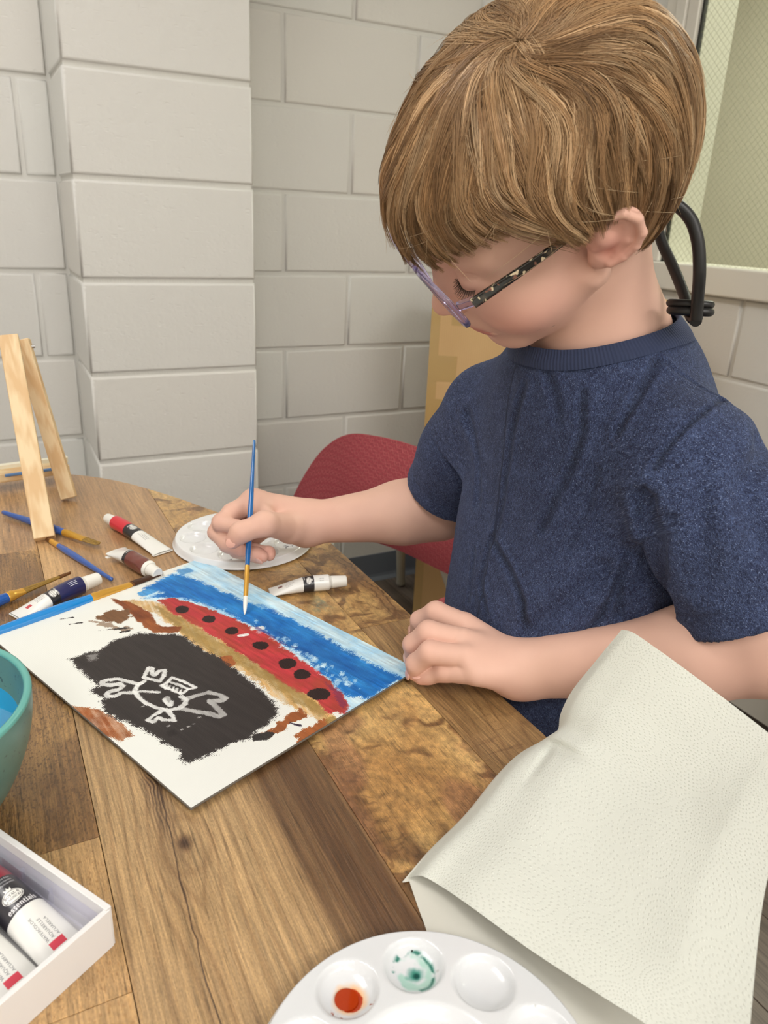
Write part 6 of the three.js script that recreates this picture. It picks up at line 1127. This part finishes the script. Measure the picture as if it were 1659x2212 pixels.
  for (let i = 0; i < 150; i++) { // the crown: hair that starts close around the whorl and crosses itself
    const ph0 = (r() * 2 - 1) * Math.PI; lock(0.01 + 0.30 * r() * r(), ph0, { len: 0.5 + 0.6 * r(), bias: (r() - 0.5) * 1.5, endJit: -0.1, lift: 0.002 + (r() - 0.4) * 0.02, n: 16, w: 0.05 + 0.04 * r(), tuck: 0.3, flip: (r() - 0.5) * 0.02, tint: tints[Math.floor(r() * 5)], lum: 0.7 + 0.5 * r() });
  }
  for (let i = 0; i < 150; i++) { // short side tufts around the ear and nape
    const ph0 = 1.2 + r() * 1.5, e0 = thEnd(ph0); lock(e0 - 0.12 - 0.3 * r(), ph0, { len: 0.22 + 0.25 * r(), bias: (r() - 0.3) * 0.7, endJit: 0.02 + (r() - 0.4) * 0.1, lift: 0.0 + 0.02 * (r() - 0.5), n: 10, w: 0.03, tuck: 1, flip: (r() - 0.5) * 0.03, tint: tints[Math.floor(r() * 4)], lum: 0.6 + 0.5 * r() });
  }
  for (let i = 0; i < 160; i++) { // fly-away hairs
    const ph0 = (r() * 2 - 1) * Math.PI, e0 = thEnd(ph0), t0 = e0 * (0.1 + 0.85 * r()), pts = [], k0 = 0.995, out = 0.01 + 0.05 * r(), dp = (r() - 0.5) * 0.9;
    for (let k = 0; k < 7; k++) { const t = k / 6; pts.push(hw(...surf(t0 + t * 0.22, ph0 + dp * t, k0 + out * t * t))); }
    strand(pts, 0.00013, [0.6, 0.44, 0.26]);
  }
  const sg = new THREE.BufferGeometry(); sg.setAttribute('position', new THREE.Float32BufferAttribute(POS, 3)); sg.setAttribute('normal', new THREE.Float32BufferAttribute(NOR, 3)); sg.setAttribute('color', new THREE.Float32BufferAttribute(COLR, 3)); sg.setIndex(IDX);
  scalp.deleteAttribute('uv');
  const m = world(boy, 'hair', mergeGeometries([scalp, sg]), hairM);
}

// ------------------------------------------------------------------ glasses with their retainer cord
{
  const hinge = (s) => hw(s * 6.25, 2.0, 8.35);
  const g = thing('eyeglasses', 'clear lilac child\'s glasses with tortoiseshell arms and a black retainer cord', 'glasses', A3(hw(0, 0.8, 9.0)));
  const lilac = M(0xe9e4fa, 0.05, { transmission: 0.95, thickness: 0.003, ior: 1.42, attenuationColor: new THREE.Color(0xa99ad8), attenuationDistance: 0.02 });
  const lensM = M(0xffffff, 0.02, { transmission: 1, thickness: 0, ior: 1.5 });
  const LZ = (x) => 9.35 - 0.012 * x * x, rimPts = (s) => { const pts = []; for (let i = 0; i < 72; i++) { const a = (i / 72) * Math.PI * 2, c = Math.cos(a), q = Math.sin(a), e = 0.62; const x = 0.3 + s * (2.95 + 2.2 * Math.sign(c) * Math.pow(Math.abs(c), e)), y = 1.2 + 1.85 * Math.sign(q) * Math.pow(Math.abs(q), e) - 0.0 * c; pts.push(hw(x, y, LZ(x) + 0.12 * y)); } return pts; };
  const fwd = V(...HF);
  const fr = [];
  for (const s of [1, -1]) { const P = rimPts(s); fr.push(sweep(P, () => [0.0022, 0.0016], 10, { closed: true, up: fwd }));
    const Cc = hw(0.3 + s * 2.95, 1.2, LZ(3.0) + 0.14), lens = gridGeo(72, 6, (u, v) => { const i = Math.round(u * 72) % 72; return Cc.clone().lerp(P[i], v).addScaledVector(fwd, 0.0012 * (1 - v * v)); }); world(g, 'lens', lens, lensM); }
  fr.push(sweep(curve([hw(1.15, 1.75, 9.5), hw(0.7, 2.1, 9.6), hw(-0.2, 2.1, 9.6), hw(-0.6, 1.75, 9.5)], 14), () => [0.0022, 0.0019], 10, { up: fwd }));
  world(g, 'frame', mergeGeometries(fr), lilac, 'clear lilac plastic rims');
  const tort = dataTex(512, 128, (u, v, c) => { const n = fbm(u * 44, v * 7, 3, 3), m2 = fbm(u * 40, v * 8, 9, 3); let q = mix3(rgb(22, 20, 18), rgb(70, 60, 48), sstep(0.0, 0.3, fbm(u * 14, v * 4, 5, 2))); q = mix3(q, rgb(214, 198, 164), sstep(0.27, 0.33, n)); q = mix3(q, rgb(170, 110, 90), sstep(0.3, 0.36, m2) * 0.7); c[0] = q[0]; c[1] = q[1]; c[2] = q[2]; });
  const tm = M(0xffffff, 0.16, { map: tort, clearcoat: 0.6, clearcoatRoughness: 0.08 });
  for (const s of [1, -1]) {
    world(g, 'hinge_block', bar(hw(s * 5.65, 1.95, 9.0), hw(s * 6.3, 2.0, 7.9), 0.0062, 0.0034, V(...HU), 0.001), lilac, 'clear plastic hinge end');
    const path = curve([hw(s * 6.35, 2.0, 8.15), hw(s * 6.75, 2.2, 6.0), hw(s * 7.2, 2.45, 3.2), hw(s * 7.6, 2.75, 0.4), hw(s * 7.75, 2.6, -1.6), hw(s * 7.55, 1.3, -3.2)], 40);
    const tg = sweep(path, (t) => [0.0040 - 0.0012 * sstep(0, 0.5, t), 0.0014], 14, { up: V(...HU), square: 0.6 }); { const uv = tg.attributes.uv; for (let i = 0; i < uv.count; i++) uv.setXY(i, uv.getY(i), uv.getX(i)); }
    world(g, 'temple', tg, tm, 'mottled black and cream temple arm');
  }
  const rubber = M(0x121213, 0.42), cordR = 0.0041;
  const near = curve([hw(7.6, 1.5, -2.9), at(1405, 436, 0.485), at(1432, 434, 0.484), at(1462, 443, 0.484), at(1492, 474, 0.486), at(1508, 525, 0.489), at(1511, 590, 0.495), at(1507, 645, 0.505), at(1504, 690, 0.512)], 70);
  const far = curve([hw(-7.5, 1.0, -3.3), hw(-6.0, -2.2, -7.6), hw(-2.6, -5.6, -7.6), at(1430, 524, 0.552), at(1450, 568, 0.547), at(1470, 616, 0.540), at(1484, 655, 0.532), at(1492, 682, 0.524), at(1504, 694, 0.513)], 70);
  world(g, 'cord', sweep(near, cordR, 14), rubber); world(g, 'cord', sweep(far, cordR * 0.95, 14), rubber);
  const tc = at(1491, 664, 0.522), ringAt = (y, rr, tr) => { const c = at(1491, y, 0.522), p = Array.from({ length: 48 }, (_, i) => { const a = (i / 48) * Math.PI * 2; return c.clone().add(V(Math.cos(a) * rr * 0.80, Math.sin(a) * rr * 0.05, -Math.cos(a) * rr * -0.45 + Math.sin(a) * rr * 0.75)); }); return sweep(p, tr, 12, { closed: true }); };
  world(g, 'cord_lock', mergeGeometries([ringAt(656, 0.0128, 0.0026), ringAt(672, 0.0122, 0.0030), ringAt(664, 0.0075, 0.0024)]), rubber, 'oval black rubber cord slider');
}
const GROUPS = { paintbrush: 'paintbrushes on and over the table', paint_tube: 'small watercolor paint tubes', paint_palette: 'round white paint palettes', shell_chair: 'burgundy shell chairs', ceiling_lamp: 'ceiling light panels of the room' };
for (const o of scene.children) { const k = o.name.replace(/_\d+$/, ''); if (GROUPS[k]) o.userData.group = GROUPS[k]; }
scene.traverse((o) => { if (o.isMesh) { o.castShadow = true; o.receiveShadow = true; } });
renderer.render(scene, camera);
